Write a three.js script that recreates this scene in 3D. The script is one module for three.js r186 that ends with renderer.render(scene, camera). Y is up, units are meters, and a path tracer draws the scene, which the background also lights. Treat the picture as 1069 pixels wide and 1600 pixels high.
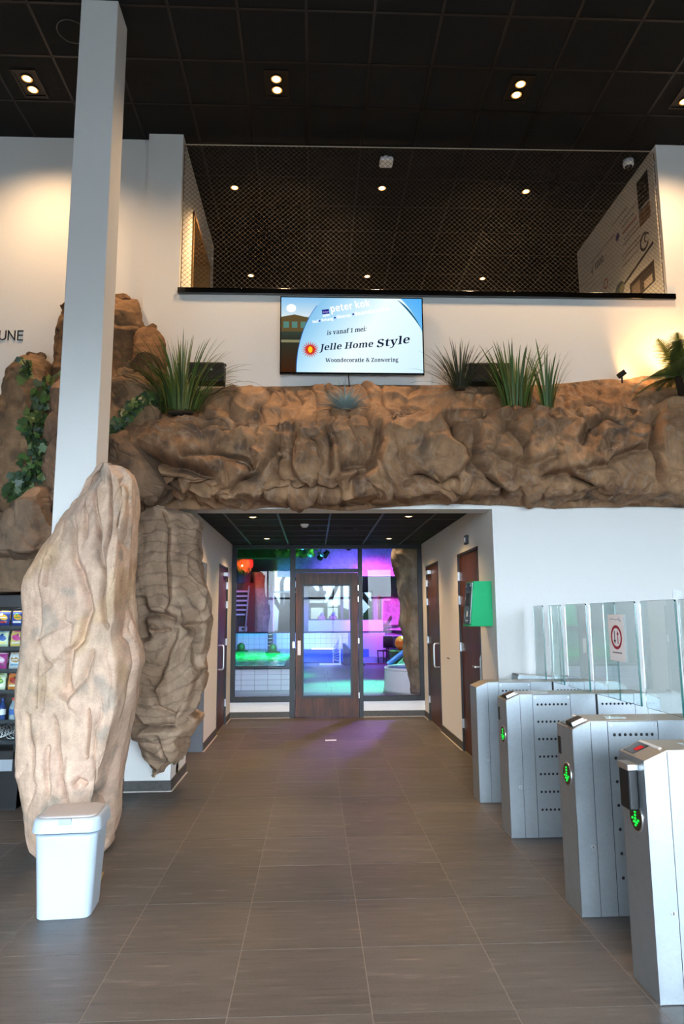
import * as THREE from 'three';
import { RoundedBoxGeometry } from 'three/addons/geometries/RoundedBoxGeometry.js';
import { mergeGeometries } from 'three/addons/utils/BufferGeometryUtils.js';
import { ImprovedNoise } from 'three/addons/math/ImprovedNoise.js';
import { RectAreaLightUniformsLib } from 'three/addons/lights/RectAreaLightUniformsLib.js';
RectAreaLightUniformsLib.init();

// ------------------------------------------------------------------ camera, sky, lights, exposure
const scene = new THREE.Scene();
const camera = new THREE.PerspectiveCamera(72.98, 1069 / 1600, 0.05, 200);
camera.position.set(0, 1.65, 0);
camera.up.set(0.0002, 0.98886, 0.14883);
camera.lookAt(0.40913, 3.137, -9.88036);

const EXPOSURE = 1.14;
const SKY = 29;                       // overcast daylight
const HALL_LAMP = 18, BALCONY_LAMP = 34, CORRIDOR_LAMP = 8, FERN_LAMP = 2.2, POOL_LAMP = 0.4;
const WARM = [1.0, 0.63, 0.29];

function skyTexture() {                // overcast sky: brighter overhead, paler at the horizon, grey ground below it
  const w = 128, h = 64, a = new Float32Array(w * h * 4);
  for (let j = 0; j < h; j++) for (let i = 0; i < w; i++) {
    const e = (j + 0.5) / h * 2 - 1;   // -1 straight down, 1 straight up
    const c = 0.94 + 0.06 * Math.sin(i / w * Math.PI * 6 + 3 * e) * Math.cos(e * 5);
    const l = e > 0 ? (0.85 + 0.3 * e) * c : 0.2;
    a.set([0.79 * l, 0.92 * l, 1.10 * l, 1], (j * w + i) * 4);
  }
  const t = new THREE.DataTexture(a, w, h, THREE.RGBAFormat, THREE.FloatType);
  t.mapping = THREE.EquirectangularReflectionMapping; t.minFilter = t.magFilter = THREE.LinearFilter; t.needsUpdate = true;
  return t;
}
scene.background = skyTexture();
scene.backgroundIntensity = SKY;

const renderer = new THREE.WebGLRenderer({ antialias: true });
renderer.toneMapping = THREE.LinearToneMapping;
renderer.toneMappingExposure = EXPOSURE;
renderer.shadowMap.enabled = true;

// ------------------------------------------------------------------ helpers
let seedState = 7;
const rnd = () => { seedState = (seedState + 0x6d2b79f5) | 0; let t = Math.imul(seedState ^ (seedState >>> 15), 1 | seedState); t = (t + Math.imul(t ^ (t >>> 7), 61 | t)) ^ t; return ((t ^ (t >>> 14)) >>> 0) / 4294967296; };
const rr = (a, b) => a + (b - a) * rnd();
const lerp = (a, b, t) => a + (b - a) * t;
const clamp = (x, a = 0, b = 1) => Math.min(b, Math.max(a, x));
const smooth = (a, b, x) => { const t = clamp((x - a) / (b - a)); return t * t * (3 - 2 * t); };
const perlin = new ImprovedNoise();
const noise = (x, y, z) => perlin.noise(x + 31.7, y + 17.3, z + 53.1);
function fbm(x, y, z, o = 4) { let s = 0, a = 0.5; for (let i = 0; i < o; i++) { s += a * noise(x, y, z); x *= 2.03; y *= 2.03; z *= 2.03; a *= 0.5; } return s; }

const used = {};
const numbered = n => { const k = used[n] = (used[n] ?? -1) + 1; return k ? `${n}_${String(k).padStart(3, '0')}` : n; };
function tag(o, label, category, group, kind) {
  if (label) o.userData.label = label;
  if (category) o.userData.category = category;
  if (group) o.userData.group = group;
  if (kind) o.userData.kind = kind;
  return o;
}
function thing(name, label, category, pos = [0, 0, 0], ry = 0, group) {
  const g = new THREE.Group(); g.name = numbered(name); g.position.set(...pos); g.rotation.y = ry; scene.add(g);
  return tag(g, label, category, group);
}
function structureGroup(name, label, pos = [0, 0, 0], ry = 0) {
  const g = new THREE.Group(); g.name = name; g.position.set(...pos); g.rotation.y = ry; scene.add(g);
  return tag(g, label, null, null, 'structure');
}
function part(parent, name, geo, mat, label) {
  const m = new THREE.Mesh(Array.isArray(geo) ? merge(geo) : geo, mat);
  m.name = name; m.castShadow = m.receiveShadow = true; parent.add(m);
  if (label) m.userData.label = label;
  return m;
}
function solo(name, geo, mat, label, category, group, kind) {     // a thing that is one mesh
  return tag(part(scene, numbered(name), geo, mat), label, category, group, kind);
}
function struct(name, geo, mat, label) { return tag(part(scene, name, geo, mat), label, null, null, 'structure'); }
function merge(list) {
  const gs = list.map(g => { const n = g.index ? g.toNonIndexed() : g; for (const k of Object.keys(n.attributes)) if (!['position', 'normal', 'uv'].includes(k)) n.deleteAttribute(k); return n; });
  return mergeGeometries(gs);
}
function metricUV(g) {                 // uv in metres by the dominant side of each face
  const n = g.index ? g.toNonIndexed() : g, p = n.attributes.position, q = n.attributes.normal, uv = new Float32Array(p.count * 2);
  for (let i = 0; i < p.count; i++) {
    const ax = Math.abs(q.getX(i)), ay = Math.abs(q.getY(i)), az = Math.abs(q.getZ(i));
    const [u, v] = ax > ay && ax > az ? [p.getZ(i), p.getY(i)] : ay > az ? [p.getX(i), p.getZ(i)] : [p.getX(i), p.getY(i)];
    uv[2 * i] = u; uv[2 * i + 1] = v;
  }
  n.setAttribute('uv', new THREE.BufferAttribute(uv, 2));
  return n;
}
function box(x0, x1, y0, y1, z0, z1, r = 0) {
  const w = x1 - x0, h = y1 - y0, d = z1 - z0;
  const g = r ? new RoundedBoxGeometry(w, h, d, 2, r) : new THREE.BoxGeometry(w, h, d);
  g.translate((x0 + x1) / 2, (y0 + y1) / 2, (z0 + z1) / 2);
  return metricUV(g);
}
function cyl(r0, r1, h, n = 20, open = false) { return new THREE.CylinderGeometry(r0, r1, h, n, 1, open); }
function tube(pts, r, seg = 16, sides = 8) { return new THREE.TubeGeometry(new THREE.CatmullRomCurve3(pts.map(p => new THREE.Vector3(...p)), false, 'catmullrom', 0.3), seg, r, sides); }
function bar(a, b, r, sides = 6) {
  const A = new THREE.Vector3(...a), B = new THREE.Vector3(...b), d = B.clone().sub(A), g = new THREE.CylinderGeometry(r, r, d.length(), sides);
  g.applyQuaternion(new THREE.Quaternion().setFromUnitVectors(new THREE.Vector3(0, 1, 0), d.normalize())); g.translate(...A.add(B).multiplyScalar(0.5).toArray());
  return g;
}
function extrude(pts, depth, bevel = 0, holes = []) {
  const s = new THREE.Shape(pts.map(p => new THREE.Vector2(...p)));
  for (const h of holes) s.holes.push(h);
  return new THREE.ExtrudeGeometry(s, { depth, bevelEnabled: bevel > 0, bevelThickness: bevel, bevelSize: bevel, bevelOffset: -bevel, bevelSegments: 2, curveSegments: 10 });
}
const rectPath = (x0, x1, y0, y1) => new THREE.Path([[x0, y0], [x0, y1], [x1, y1], [x1, y0]].map(p => new THREE.Vector2(...p)));

// ------------------------------------------------------------------ textures
function hash(i, j, s) { let h = Math.imul(i, 374761393) ^ Math.imul(j, 668265263) ^ Math.imul(s, 1442695041); h = Math.imul(h ^ (h >>> 13), 1274126177); return ((h ^ (h >>> 16)) >>> 0) / 4294967296; }
function vnoise(x, y, px, py, s) {      // tiling value noise with px by py cells
  const i = Math.floor(x), j = Math.floor(y), f = x - i, g = y - j, u = f * f * (3 - 2 * f), v = g * g * (3 - 2 * g);
  const m = (a, b) => ((a % b) + b) % b, at = (a, b) => hash(m(a, px), m(b, py), s);
  return lerp(lerp(at(i, j), at(i + 1, j), u), lerp(at(i, j + 1), at(i + 1, j + 1), u), v);
}
function tnoise(u, v, px, py, o, s) { let r = 0, a = 0.5, t = 0; for (let k = 0; k < o; k++) { r += a * vnoise(u * px, v * py, px, py, s + k); t += a; px *= 2; py *= 2; a *= 0.5; } return r / t; }
function tex(n, fn, color = true, rep = 1) {
  const d = new Uint8Array(n * n * 4);
  for (let j = 0; j < n; j++) for (let i = 0; i < n; i++) {
    const c = fn((i + 0.5) / n, (j + 0.5) / n), k = (j * n + i) * 4;
    const [r, g, b] = typeof c === 'number' ? [c, c, c] : c;
    d[k] = clamp(r) * 255; d[k + 1] = clamp(g) * 255; d[k + 2] = clamp(b) * 255; d[k + 3] = 255;
  }
  const t = new THREE.DataTexture(d, n, n); t.wrapS = t.wrapT = THREE.RepeatWrapping; t.magFilter = THREE.LinearFilter; t.minFilter = THREE.LinearFilter;
  if (color) t.colorSpace = THREE.SRGBColorSpace;
  t.repeat.set(1 / rep, 1 / rep); t.needsUpdate = true;
  return t;
}
function picture(w, h, draw) {
  const c = document.createElement('canvas'); c.width = w; c.height = h; draw(c.getContext('2d'), w, h);
  const t = new THREE.CanvasTexture(c); t.colorSpace = THREE.SRGBColorSpace; t.magFilter = THREE.LinearFilter; return t;
}
const std = o => new THREE.MeshStandardMaterial(o);
const phy = o => new THREE.MeshPhysicalMaterial(o);

const fineBump = tex(256, (u, v) => tnoise(u, v, 40, 40, 3, 11), false, 0.6);
const speck = tex(256, (u, v) => { const a = tnoise(u, v, 64, 64, 2, 5); return 0.75 + 0.25 * a; }, true, 0.8);
const ceilTex = tex(512, (u, v) => { const a = vnoise(u * 160, v * 160, 160, 160, 3), b = vnoise(u * 90, v * 90, 90, 90, 8); return a > 0.86 ? 0.36 : 0.07 + 0.07 * b; }, true, 0.605);
const brushed = tex(256, (u, v) => 0.93 + 0.05 * tnoise(u, v, 60, 60, 3, 21) + 0.03 * tnoise(u, v, 4, 4, 3, 22), true, 0.6);
const brushedRough = tex(256, (u, v) => 0.75 + 0.25 * tnoise(u, v, 12, 10, 4, 33), false, 0.6);
const floorMaps = [0, 1, 2].map(k => tex(512, (u, v) => {
  const s = tnoise(u, v, 3, 26, 5, 40 + 9 * k), f = tnoise(u, v, 2, 5, 4, 70 + 9 * k), g = vnoise(u * 256, v * 256, 256, 256, 90 + k);
  let t = 0.352 + 0.055 * (s - 0.5) + 0.06 * (f - 0.5) + 0.05 * (g - 0.5) + 0.018 * (k - 1);
  if (s > 0.68) t += 0.45 * (s - 0.68); if (s < 0.34) t -= 0.2 * (0.34 - s);
  return [t * 1.05, t * 0.98, t * 0.925];
}));
const floorRough = tex(256, (u, v) => 0.72 + 0.12 * (tnoise(u, v, 3, 20, 4, 61) - 0.5), false);
const woodMap = tex(512, (u, v) => {
  const s = tnoise(u, v, 60, 2, 4, 14), f = tnoise(u, v, 6, 3, 3, 19), p = vnoise(u * 200, v * 24, 200, 24, 4);
  const t = 0.55 + 0.5 * (s - 0.5) + 0.25 * (f - 0.5) - (p > 0.8 ? 0.12 : 0);
  return [t * 0.66, t * 0.42, t * 0.30];
}, true, 0.8);
const rockMap = tex(1024, (u, v) => {
  const g = tnoise(u, v, 150, 150, 3, 1), m = tnoise(u, v, 12, 12, 5, 2), s = tnoise(u, v, 30, 8, 4, 6);
  const t = 0.86 + 0.11 * (g - 0.5) + 0.2 * (m - 0.5) + 0.14 * (s - 0.5);
  return [t + 0.02, t, t - 0.02];
}, true, 0.9);
const rockBump = tex(1024, (u, v) => 0.45 * tnoise(u, v, 110, 110, 3, 1) + 0.35 * tnoise(u, v, 24, 60, 4, 27) + 0.2 * tnoise(u, v, 12, 12, 4, 2), false, 0.9);
const plasterBump = tex(256, (u, v) => tnoise(u, v, 60, 60, 3, 9), false, 0.5);

const M = {
  wall: std({ color: 0xdfddd9, roughness: 0.85, bumpMap: plasterBump, bumpScale: 0.0006 }),
  wallDark: std({ color: 0x1a1a1c, roughness: 0.9 }),
  ceilTile: std({ map: ceilTex, color: 0x4c4846, roughness: 0.95, bumpMap: fineBump, bumpScale: 0.001 }),
  gridBar: std({ color: 0x17171a, roughness: 0.42, metalness: 0.4 }),
  grout: std({ color: 0x8f877e, roughness: 0.9 }),
  tiles: floorMaps.map(map => std({ map, color: 0xffffff, roughness: 0.62, roughnessMap: floorRough })),
  plinth: std({ color: 0x55534f, roughness: 0.55, map: speck }),
  bead: std({ color: 0xcfc6bc, roughness: 0.7 }),
  darkFrame: std({ color: 0x2b2e33, roughness: 0.45, metalness: 0.3 }),
  greyPaint: std({ color: 0x6a707a, roughness: 0.6 }),
  wood: phy({ map: woodMap, color: 0xcbab90, roughness: 0.5, bumpMap: woodMap, bumpScale: 0.0006 }),
  steel: std({ color: 0xd6d8da, roughness: 0.28, metalness: 0.95 }),
  black: std({ color: 0x0c0c0d, roughness: 0.5 }),
  blackGloss: phy({ color: 0x050506, roughness: 0.15, clearcoat: 0.6 }),
  white: std({ color: 0xe9eaec, roughness: 0.45 }),
  glass: phy({ color: 0xf4faf8, roughness: 0.0, metalness: 0, transmission: 1, thickness: 0, ior: 1.5 }),
};

// ------------------------------------------------------------------ the setting
const XL = -1.378, XR = 1.847, ZF = -7.02, ZB = -11.785, HC = 2.859, CE = 6.934, HX0 = -6.2, HX1 = 7.5, HZ = 5.2;
const TW = 0.6062, TD = 0.5897, TX = 0.2447, TZ = -3.1766;

{ // floor: one slab with recessed joints, the tiles in view each a mesh
  const f = structureGroup('floor', 'dark brown grey porcelain tile floor with fine pale joints');
  part(f, 'floor_slab', [box(HX0 - 0.3, HX1 + 0.3, -0.3, -0.0015, ZB - 0.1, HZ + 0.3)], M.grout);
  const j = 0.0027, full = box(-TW / 2 + j, TW / 2 - j, -0.012, 0, -TD / 2 + j, TD / 2 - j);
  const setUV = (g, x0, z0) => { const p = g.attributes.position, uv = g.attributes.uv; for (let i = 0; i < p.count; i++) uv.setXY(i, (p.getX(i) - x0) / TW, (p.getZ(i) - z0) / TD); return g; };
  setUV(full, -TW / 2, -TD / 2);
  const rest = [];
  for (let r = -15; r <= 14; r++) for (let c = -11; c <= 12; c++) {
    const x = TX + (c + 0.5) * TW, z = TZ - (r + 0.5) * TD;
    if (x > HX1 || x < HX0) continue;
    const x0 = x - TW / 2 + j, x1 = x + TW / 2 - j; let z0 = z - TD / 2 + j, z1 = z + TD / 2 - j;
    const inCorridor = z1 < ZF; if (inCorridor && (x1 < XL - 0.75 || x0 > XR)) continue;
    z0 = Math.max(z0, ZB); if (z1 < z0 + 0.02) continue;
    const dist = -z, seen = z < -2.0 && Math.abs(x - 0.05 * dist) < 0.62 * dist + 0.5;
    const cx0 = inCorridor && x1 > XL && x0 < XL && z < -9 ? XL : x0, cx1 = Math.min(x1, inCorridor ? XR : 1e9);
    const cut = cx0 !== x0 || cx1 !== x1 || z1 - z0 < TD - 0.02;
    if (!seen) { rest.push(setUV(box(x0, x1, -0.012, 0, z0, z1), x0, z0)); continue; }
    const m = part(f, 'tile', cut ? setUV(box(cx0, cx1, -0.012, 0, z0, z1), x0, z0) : full, M.tiles[Math.floor(rnd() * 3)]);
    if (!cut) { m.position.set(x, rr(-0.0004, 0.0004), z); if (rnd() < 0.5) m.rotation.y = Math.PI; }
  }
  part(f, 'tile', rest, M.tiles[0]).userData.kind = 'stuff';
}

{ // hall and balcony ceiling: black mineral tiles in a black grid
  const c = structureGroup('ceiling', 'black mineral tile ceiling with thin grid lines over hall and balcony');
  const cx = 0.605, cz = 0.588, X0 = -0.065, Z0 = -5.385, t = 0.008;
  part(c, 'roof_deck', box(HX0 - 2.5, HX1 + 2.5, CE + 0.05, CE + 0.4, -15.3, HZ + 0.3), M.wallDark);
  const full = box(-cx / 2 + t, cx / 2 - t, 0, 0.02, -cz / 2 + t, cz / 2 - t), rest = [];
  for (let r = -18; r <= 16; r++) for (let k = -13; k <= 15; k++) {
    const x = X0 + (k + 0.5) * cx, z = Z0 - (r + 0.5) * cz;
    if (z > -4.1 || z < -11 || x < -4.4 || x > 5 || (z < -7.2 && (x < -1.6 || x > 4.2))) { const g = full.clone(); g.translate(x, CE + 0.002, z); if (z < -7.2 || (x > HX0 && x < HX1)) rest.push(g); continue; }
    part(c, 'ceiling_tile', full, M.ceilTile).position.set(x, CE + 0.002 + rr(0, 0.0015), z);
  }
  part(c, 'ceiling_tile', rest, M.ceilTile).userData.kind = 'stuff';
  for (let k = -13; k <= 16; k++) part(c, 'grid_bar', box(-0.012, 0.012, CE - 0.002, CE + 0.04, -15, HZ), M.gridBar).position.x = X0 + k * cx;
  for (let r = -18; r <= 17; r++) part(c, 'grid_bar', box(HX0 - 2.2, HX1 + 2.2, CE - 0.002, CE + 0.04, -0.012, 0.012), M.gridBar).position.z = Z0 - r * cz;
}

// walls of the hall
const wallGeo = (pts, holes, d, z) => { const g = extrude(pts, d, 0, holes); g.translate(0, 0, z); return metricUV(g); };
struct('wall_back', wallGeo([[-1.815, 0], [XL, 0], [XL, 2.737], [XR, 2.737], [XR, 0], [HX1, 0], [HX1, CE], [3.89, CE], [3.89, 5.055], [-1.44, 5.055], [-1.44, CE], [-1.815, CE]], [], 0.3, ZF - 0.3), M.wall, 'white plaster wall around the corridor opening and the balcony');
struct('wall_left_back', box(HX0 - 0.2, -1.815, 0, CE, -7.42, -7.12), M.wall, 'white plaster wall left of the balcony, set slightly back');
struct('wall_left', box(HX0 - 0.3, HX0, 0, CE, -7.12, HZ + 0.3), std({ color: 0x5f5046, roughness: 0.8 }), 'brown side wall on the left of the hall');
struct('wall_right', box(HX1, HX1 + 0.3, 0, CE, -7.32, HZ + 0.3), std({ color: 0x6a5e55, roughness: 0.8 }), 'brown side wall on the right of the hall');
{ // glazed front of the hall behind the camera
  const cols = [[-5.9, -3.3], [-3.2, -0.6], [-0.5, 2.1], [2.2, 4.8], [4.9, 7.2]];
  struct('wall_front', wallGeo([[HX0, 0], [HX1, 0], [HX1, CE], [HX0, CE]], cols.map(([a, b]) => rectPath(a, b, 0.06, 4.0)), 0.3, HZ), std({ color: 0x5a554f, roughness: 0.8 }), 'front wall of the hall with tall windows');
  cols.forEach(([a, b], i) => {
    const w = structureGroup(`window_${i + 1}`, 'tall dark framed shop window of the hall front');
    part(w, 'window_frame', [box(a, a + 0.06, 0.06, 4.0, HZ + 0.08, HZ + 0.16), box(b - 0.06, b, 0.06, 4.0, HZ + 0.08, HZ + 0.16), box(a, b, 0.06, 0.14, HZ + 0.08, HZ + 0.16), box(a, b, 3.92, 4.0, HZ + 0.08, HZ + 0.16), box(a, b, 2.35, 2.43, HZ + 0.08, HZ + 0.16), box((a + b) / 2 - 0.03, (a + b) / 2 + 0.03, 0.06, 4.0, HZ + 0.08, HZ + 0.16)], M.darkFrame);
    const pane = new THREE.PlaneGeometry(b - a - 0.1, 3.86); pane.translate((a + b) / 2, 2.03, HZ + 0.12); part(w, 'pane', pane, M.glass);
  });
}
solo('paved_forecourt', box(-40, 40, -0.4, -0.06, HZ + 0.3, 45), std({ color: 0x5c5b59, roughness: 0.9 }), 'grey paved forecourt outside the hall front', 'paving', null, 'structure');

// balcony
struct('balcony_floor', box(-8, 9, 4.86, 5.055, -15.3, ZF - 0.3), M.wallDark, 'balcony floor slab');
{
  const g = extrude([[7.32, 5.055], [9.37, 5.055], [9.37, CE], [7.32, CE]], 0.3, 0, [rectPath(7.72, 8.97, 5.06, 6.42)]);
  g.rotateY(Math.PI / 2); g.translate(-1.74, 0, 0);
  struct('wall_balcony_left', metricUV(g), M.wall, 'white balcony side wall with an opening, behind the mesh on the left');
  struct('trim_1', [box(-1.76, -1.42, 5.06, 6.44, -7.735, -7.70), box(-1.76, -1.42, 5.06, 6.44, -8.985, -8.95), box(-1.76, -1.42, 6.405, 6.44, -8.985, -7.70)], std({ color: 0x8a6a3a, roughness: 0.5 }), 'brown lining of the opening in the balcony side wall');
}
struct('wall_balcony_right', box(3.89, 4.19, 5.055, CE, -9.39, -7.32), M.wall, 'white balcony side wall carrying a printed mural');
struct('wall_balcony_end', [box(-8, 9, 5.055, CE, -15.3, -15), box(-8.2, -8, 5.055, CE, -15.3, -7.3), box(9, 9.2, 5.055, CE, -15.3, -7.3)], M.wallDark, 'dark walls at the back of the balcony');
struct('trim_2', box(-1.447, 3.967, 5.057, 5.122, -7.06, -6.985, 0.006), M.blackGloss, 'black sill along the foot of the balcony mesh');

// corridor
struct('ceiling_slab', box(-2.3, 2.6, HC + 0.03, HC + 0.25, ZB - 0.1, ZF - 0.3), M.wallDark, 'slab above the corridor ceiling');
{
  const c = structureGroup('ceiling_corridor', 'black tile ceiling of the corridor with pale grid lines');
  const cx = 0.632, cz = 0.592, X0 = 0.2, Z0 = -8.66, t = 0.008;
  for (let r = -2; r <= 5; r++) for (let k = -3; k <= 2; k++) {
    const x0 = Math.max(XL, X0 + k * cx + t), x1 = Math.min(XR, X0 + (k + 1) * cx - t), z1 = Math.min(ZF - 0.3, Z0 - r * cz - t), z0 = Math.max(ZB, Z0 - (r + 1) * cz + t);
    if (x1 - x0 > 0.05 && z1 - z0 > 0.05) part(c, 'ceiling_tile', box(x0, x1, HC + 0.002, HC + 0.02, z0, z1), M.ceilTile);
  }
  for (let k = -2; k <= 2; k++) part(c, 'grid_bar', box(X0 + k * cx - 0.012, X0 + k * cx + 0.012, HC - 0.002, HC + 0.025, ZB, ZF - 0.3), M.gridBar);
  for (let r = -2; r <= 5; r++) part(c, 'grid_bar', box(XL, XR, HC - 0.002, HC + 0.025, Z0 - r * cz - 0.012, Z0 - r * cz + 0.012), M.gridBar);
}
{
  const w = 0.2;
  const R = extrude([[-ZF + 0.3, 0], [7.7, 0], [7.7, 2.42], [8.81, 2.42], [8.81, 0], [10.22, 0], [10.22, 2.45], [11.33, 2.45], [11.33, 0], [-ZB, 0], [-ZB, HC + 0.02], [-ZF + 0.3, HC + 0.02]], w, 0);
  R.rotateY(Math.PI / 2); R.translate(XR, 0, 0); struct('wall_corridor_right', metricUV(R), M.wall, 'right corridor wall with two brown doors');
  const L = extrude([[-ZF + 0.3, 0], [7.83, 0], [7.83, 2.33], [8.97, 2.33], [8.97, 0], [10.17, 0], [10.17, 2.42], [11.19, 2.42], [11.19, 0], [-ZB, 0], [-ZB, HC + 0.02], [-ZF + 0.3, HC + 0.02]], w, 0);
  L.rotateY(Math.PI / 2); L.translate(XL - w, 0, 0); struct('wall_corridor_left', metricUV(L), M.wall, 'left corridor wall with a side opening and a brown door');
  struct('wall_side_passage', [box(-2.25, -2.15, 0, 2.4, -9.1, -7.7), box(-2.15, XL - 0.005, 2.33, 2.4, -8.97, -7.83), box(-2.15, XL - 0.2, 0, 2.4, -7.83, -7.73)], M.wall, 'white walls of the side passage off the corridor');
  struct('door_1', [box(-2.15, XL + 0.003, 0.004, 2.33, -9.0, -8.95)], M.greyPaint, 'grey painted panel closing the side passage off the corridor');
  struct('wall_pillar', [box(-1.815, XL, 0, 2.75, -7.42, ZF - 0.28)], M.wall, 'white pillar left of the corridor opening');
  struct('wall_door_backs', [box(XR + 0.2, XR + 0.24, 0, HC, -11.9, -7.4), box(XL - 0.24, XL - 0.2, 0, HC, -11.9, -9.1)], M.wallDark, 'dark backing behind the corridor doors');
}
{ // plinth tiles with a pale sealant line at the floor
  const pl = (n, x0, x1, z0, z1, nx, nz, l) => { const b = 0.012; struct(`baseboard_${n}`, [box(Math.min(x0, x1 + 0), Math.max(x0, x1), 0.008, 0.1, Math.min(z0, z1), Math.max(z0, z1))], M.plinth, l);
    const s = struct(`trim_${10 + (pl.k = (pl.k ?? 0) + 1)}`, [box(x0 + Math.min(0, nx) * b, x1 + Math.max(0, nx) * b, 0.0, 0.008, z0 + Math.min(0, nz) * b, z1 + Math.max(0, nz) * b)], M.bead, 'pale sealant line under a grey plinth'); return s; };
  pl('right_near', XR - 0.012, XR, -10.22, -8.81, -1, 0, 'grey plinth between the two brown doors on the right');
  pl('right_far', XR - 0.012, XR, -11.78, -11.33, -1, 0, 'grey plinth in the far right corner of the corridor');
  pl('left_near', XL, XL + 0.012, -10.17, -8.97, 1, 0, 'grey plinth left of the corridor between passage and door');
  pl('left_far', XL, XL + 0.012, -11.78, -11.19, 1, 0, 'grey plinth in the far left corner of the corridor');
  pl('pillar_side', XL, XL + 0.012, -7.83, -7.01, 1, 0, 'grey plinth on the corridor side of the white pillar');
  pl('pillar_front', -1.815, XL + 0.012, -7.02, -7.008, 0, 1, 'grey plinth across the front of the white pillar');
  pl('back_left', XL, -0.395, -11.785, -11.77, 0, 1, 'grey plinth under the left glass pane of the corridor end');
  pl('back_right', 0.825, XR, -11.785, -11.77, 0, 1, 'grey plinth under the right glass pane of the corridor end');
  pl('wall_left', -2.6, -1.83, -7.12, -7.105, 0, 1, 'grey plinth of the set back wall left of the pillar');
}

// glazed end of the corridor
{
  const z0 = -11.84, z1 = -11.765, F = M.darkFrame, endGlass = phy({ color: 0xf4faf8, roughness: 0, transmission: 1, thickness: 0, ior: 1.5, specularIntensity: 0.45 });
  struct('wall_end', [box(XL, -0.395, 0, 0.255, ZB - 0.06, ZB), box(0.825, XR, 0, 0.255, ZB - 0.06, ZB)], M.white, 'low white wall under the glass panes at the corridor end');
  const g = structureGroup('window_6', 'dark grey framed glazing at the corridor end around the brown door');
  const fr = (n, x0, x1, y0, y1) => part(g, n, box(x0, x1, y0, y1, z0, z1, 0.004), F);
  fr('window_frame', XL, XR, 2.79, HC); fr('window_frame', XL, XL + 0.075, 0.255, 2.79); fr('window_frame', XR - 0.075, XR, 0.255, 2.79);
  fr('window_frame', -0.4, -0.31, 0, 2.79); fr('window_frame', 0.753, 0.826, 0, 2.79); fr('window_frame', -0.31, 0.753, 2.385, 2.447);
  fr('window_frame', XL + 0.075, -0.4, 0.255, 0.34); fr('window_frame', 0.826, XR - 0.075, 0.255, 0.34);
  const pane = (x0, x1, y0, y1) => { const p = new THREE.PlaneGeometry(x1 - x0, y1 - y0); p.translate((x0 + x1) / 2, (y0 + y1) / 2, -11.8); part(g, 'pane', p, endGlass); };
  pane(XL + 0.07, -0.395, 0.335, 2.795); pane(-0.315, 0.758, 2.44, 2.795); pane(0.82, XR - 0.07, 0.335, 2.795);
  const d = structureGroup('door_2', 'brown wooden door with a large glass panel at the corridor end');
  const leaf = extrude([[-0.303, 0.012], [0.747, 0.012], [0.747, 2.378], [-0.303, 2.378]], 0.05, 0.002, [rectPath(-0.172, 0.622, 0.345, 2.165)]); leaf.translate(0, 0, -11.83);
  part(d, 'door_leaf', metricUV(leaf), M.wood);
  const bead = extrude([[-0.2, 0.318], [0.648, 0.318], [0.648, 2.19], [-0.2, 2.19]], 0.012, 0.002, [rectPath(-0.166, 0.614, 0.352, 2.158)]); bead.translate(0, 0, -11.78);
  part(d, 'glazing_bead', metricUV(bead), M.darkFrame);
  const gp = new THREE.PlaneGeometry(0.794, 1.82); gp.translate(0.225, 1.255, -11.8); part(d, 'pane', gp, endGlass);
  const plate = new RoundedBoxGeometry(0.055, 0.24, 0.014, 4, 0.006); plate.translate(-0.243, 1.13, -11.768); part(d, 'pull_plate', plate, M.white, 'white pull plate');
  part(d, 'lock_cylinder', [bar([-0.335, 1.18, -11.78], [-0.335, 1.18, -11.745], 0.018, 16), box(-0.35, -0.32, 1.13, 1.23, -11.77, -11.758)], M.steel);
  for (const y of [2.12, 1.93, 1.24, 0.35]) part(d, 'hinge', box(0.742, 0.762, y - 0.045, y + 0.045, -11.78, -11.75, 0.004), M.steel);
}
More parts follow.
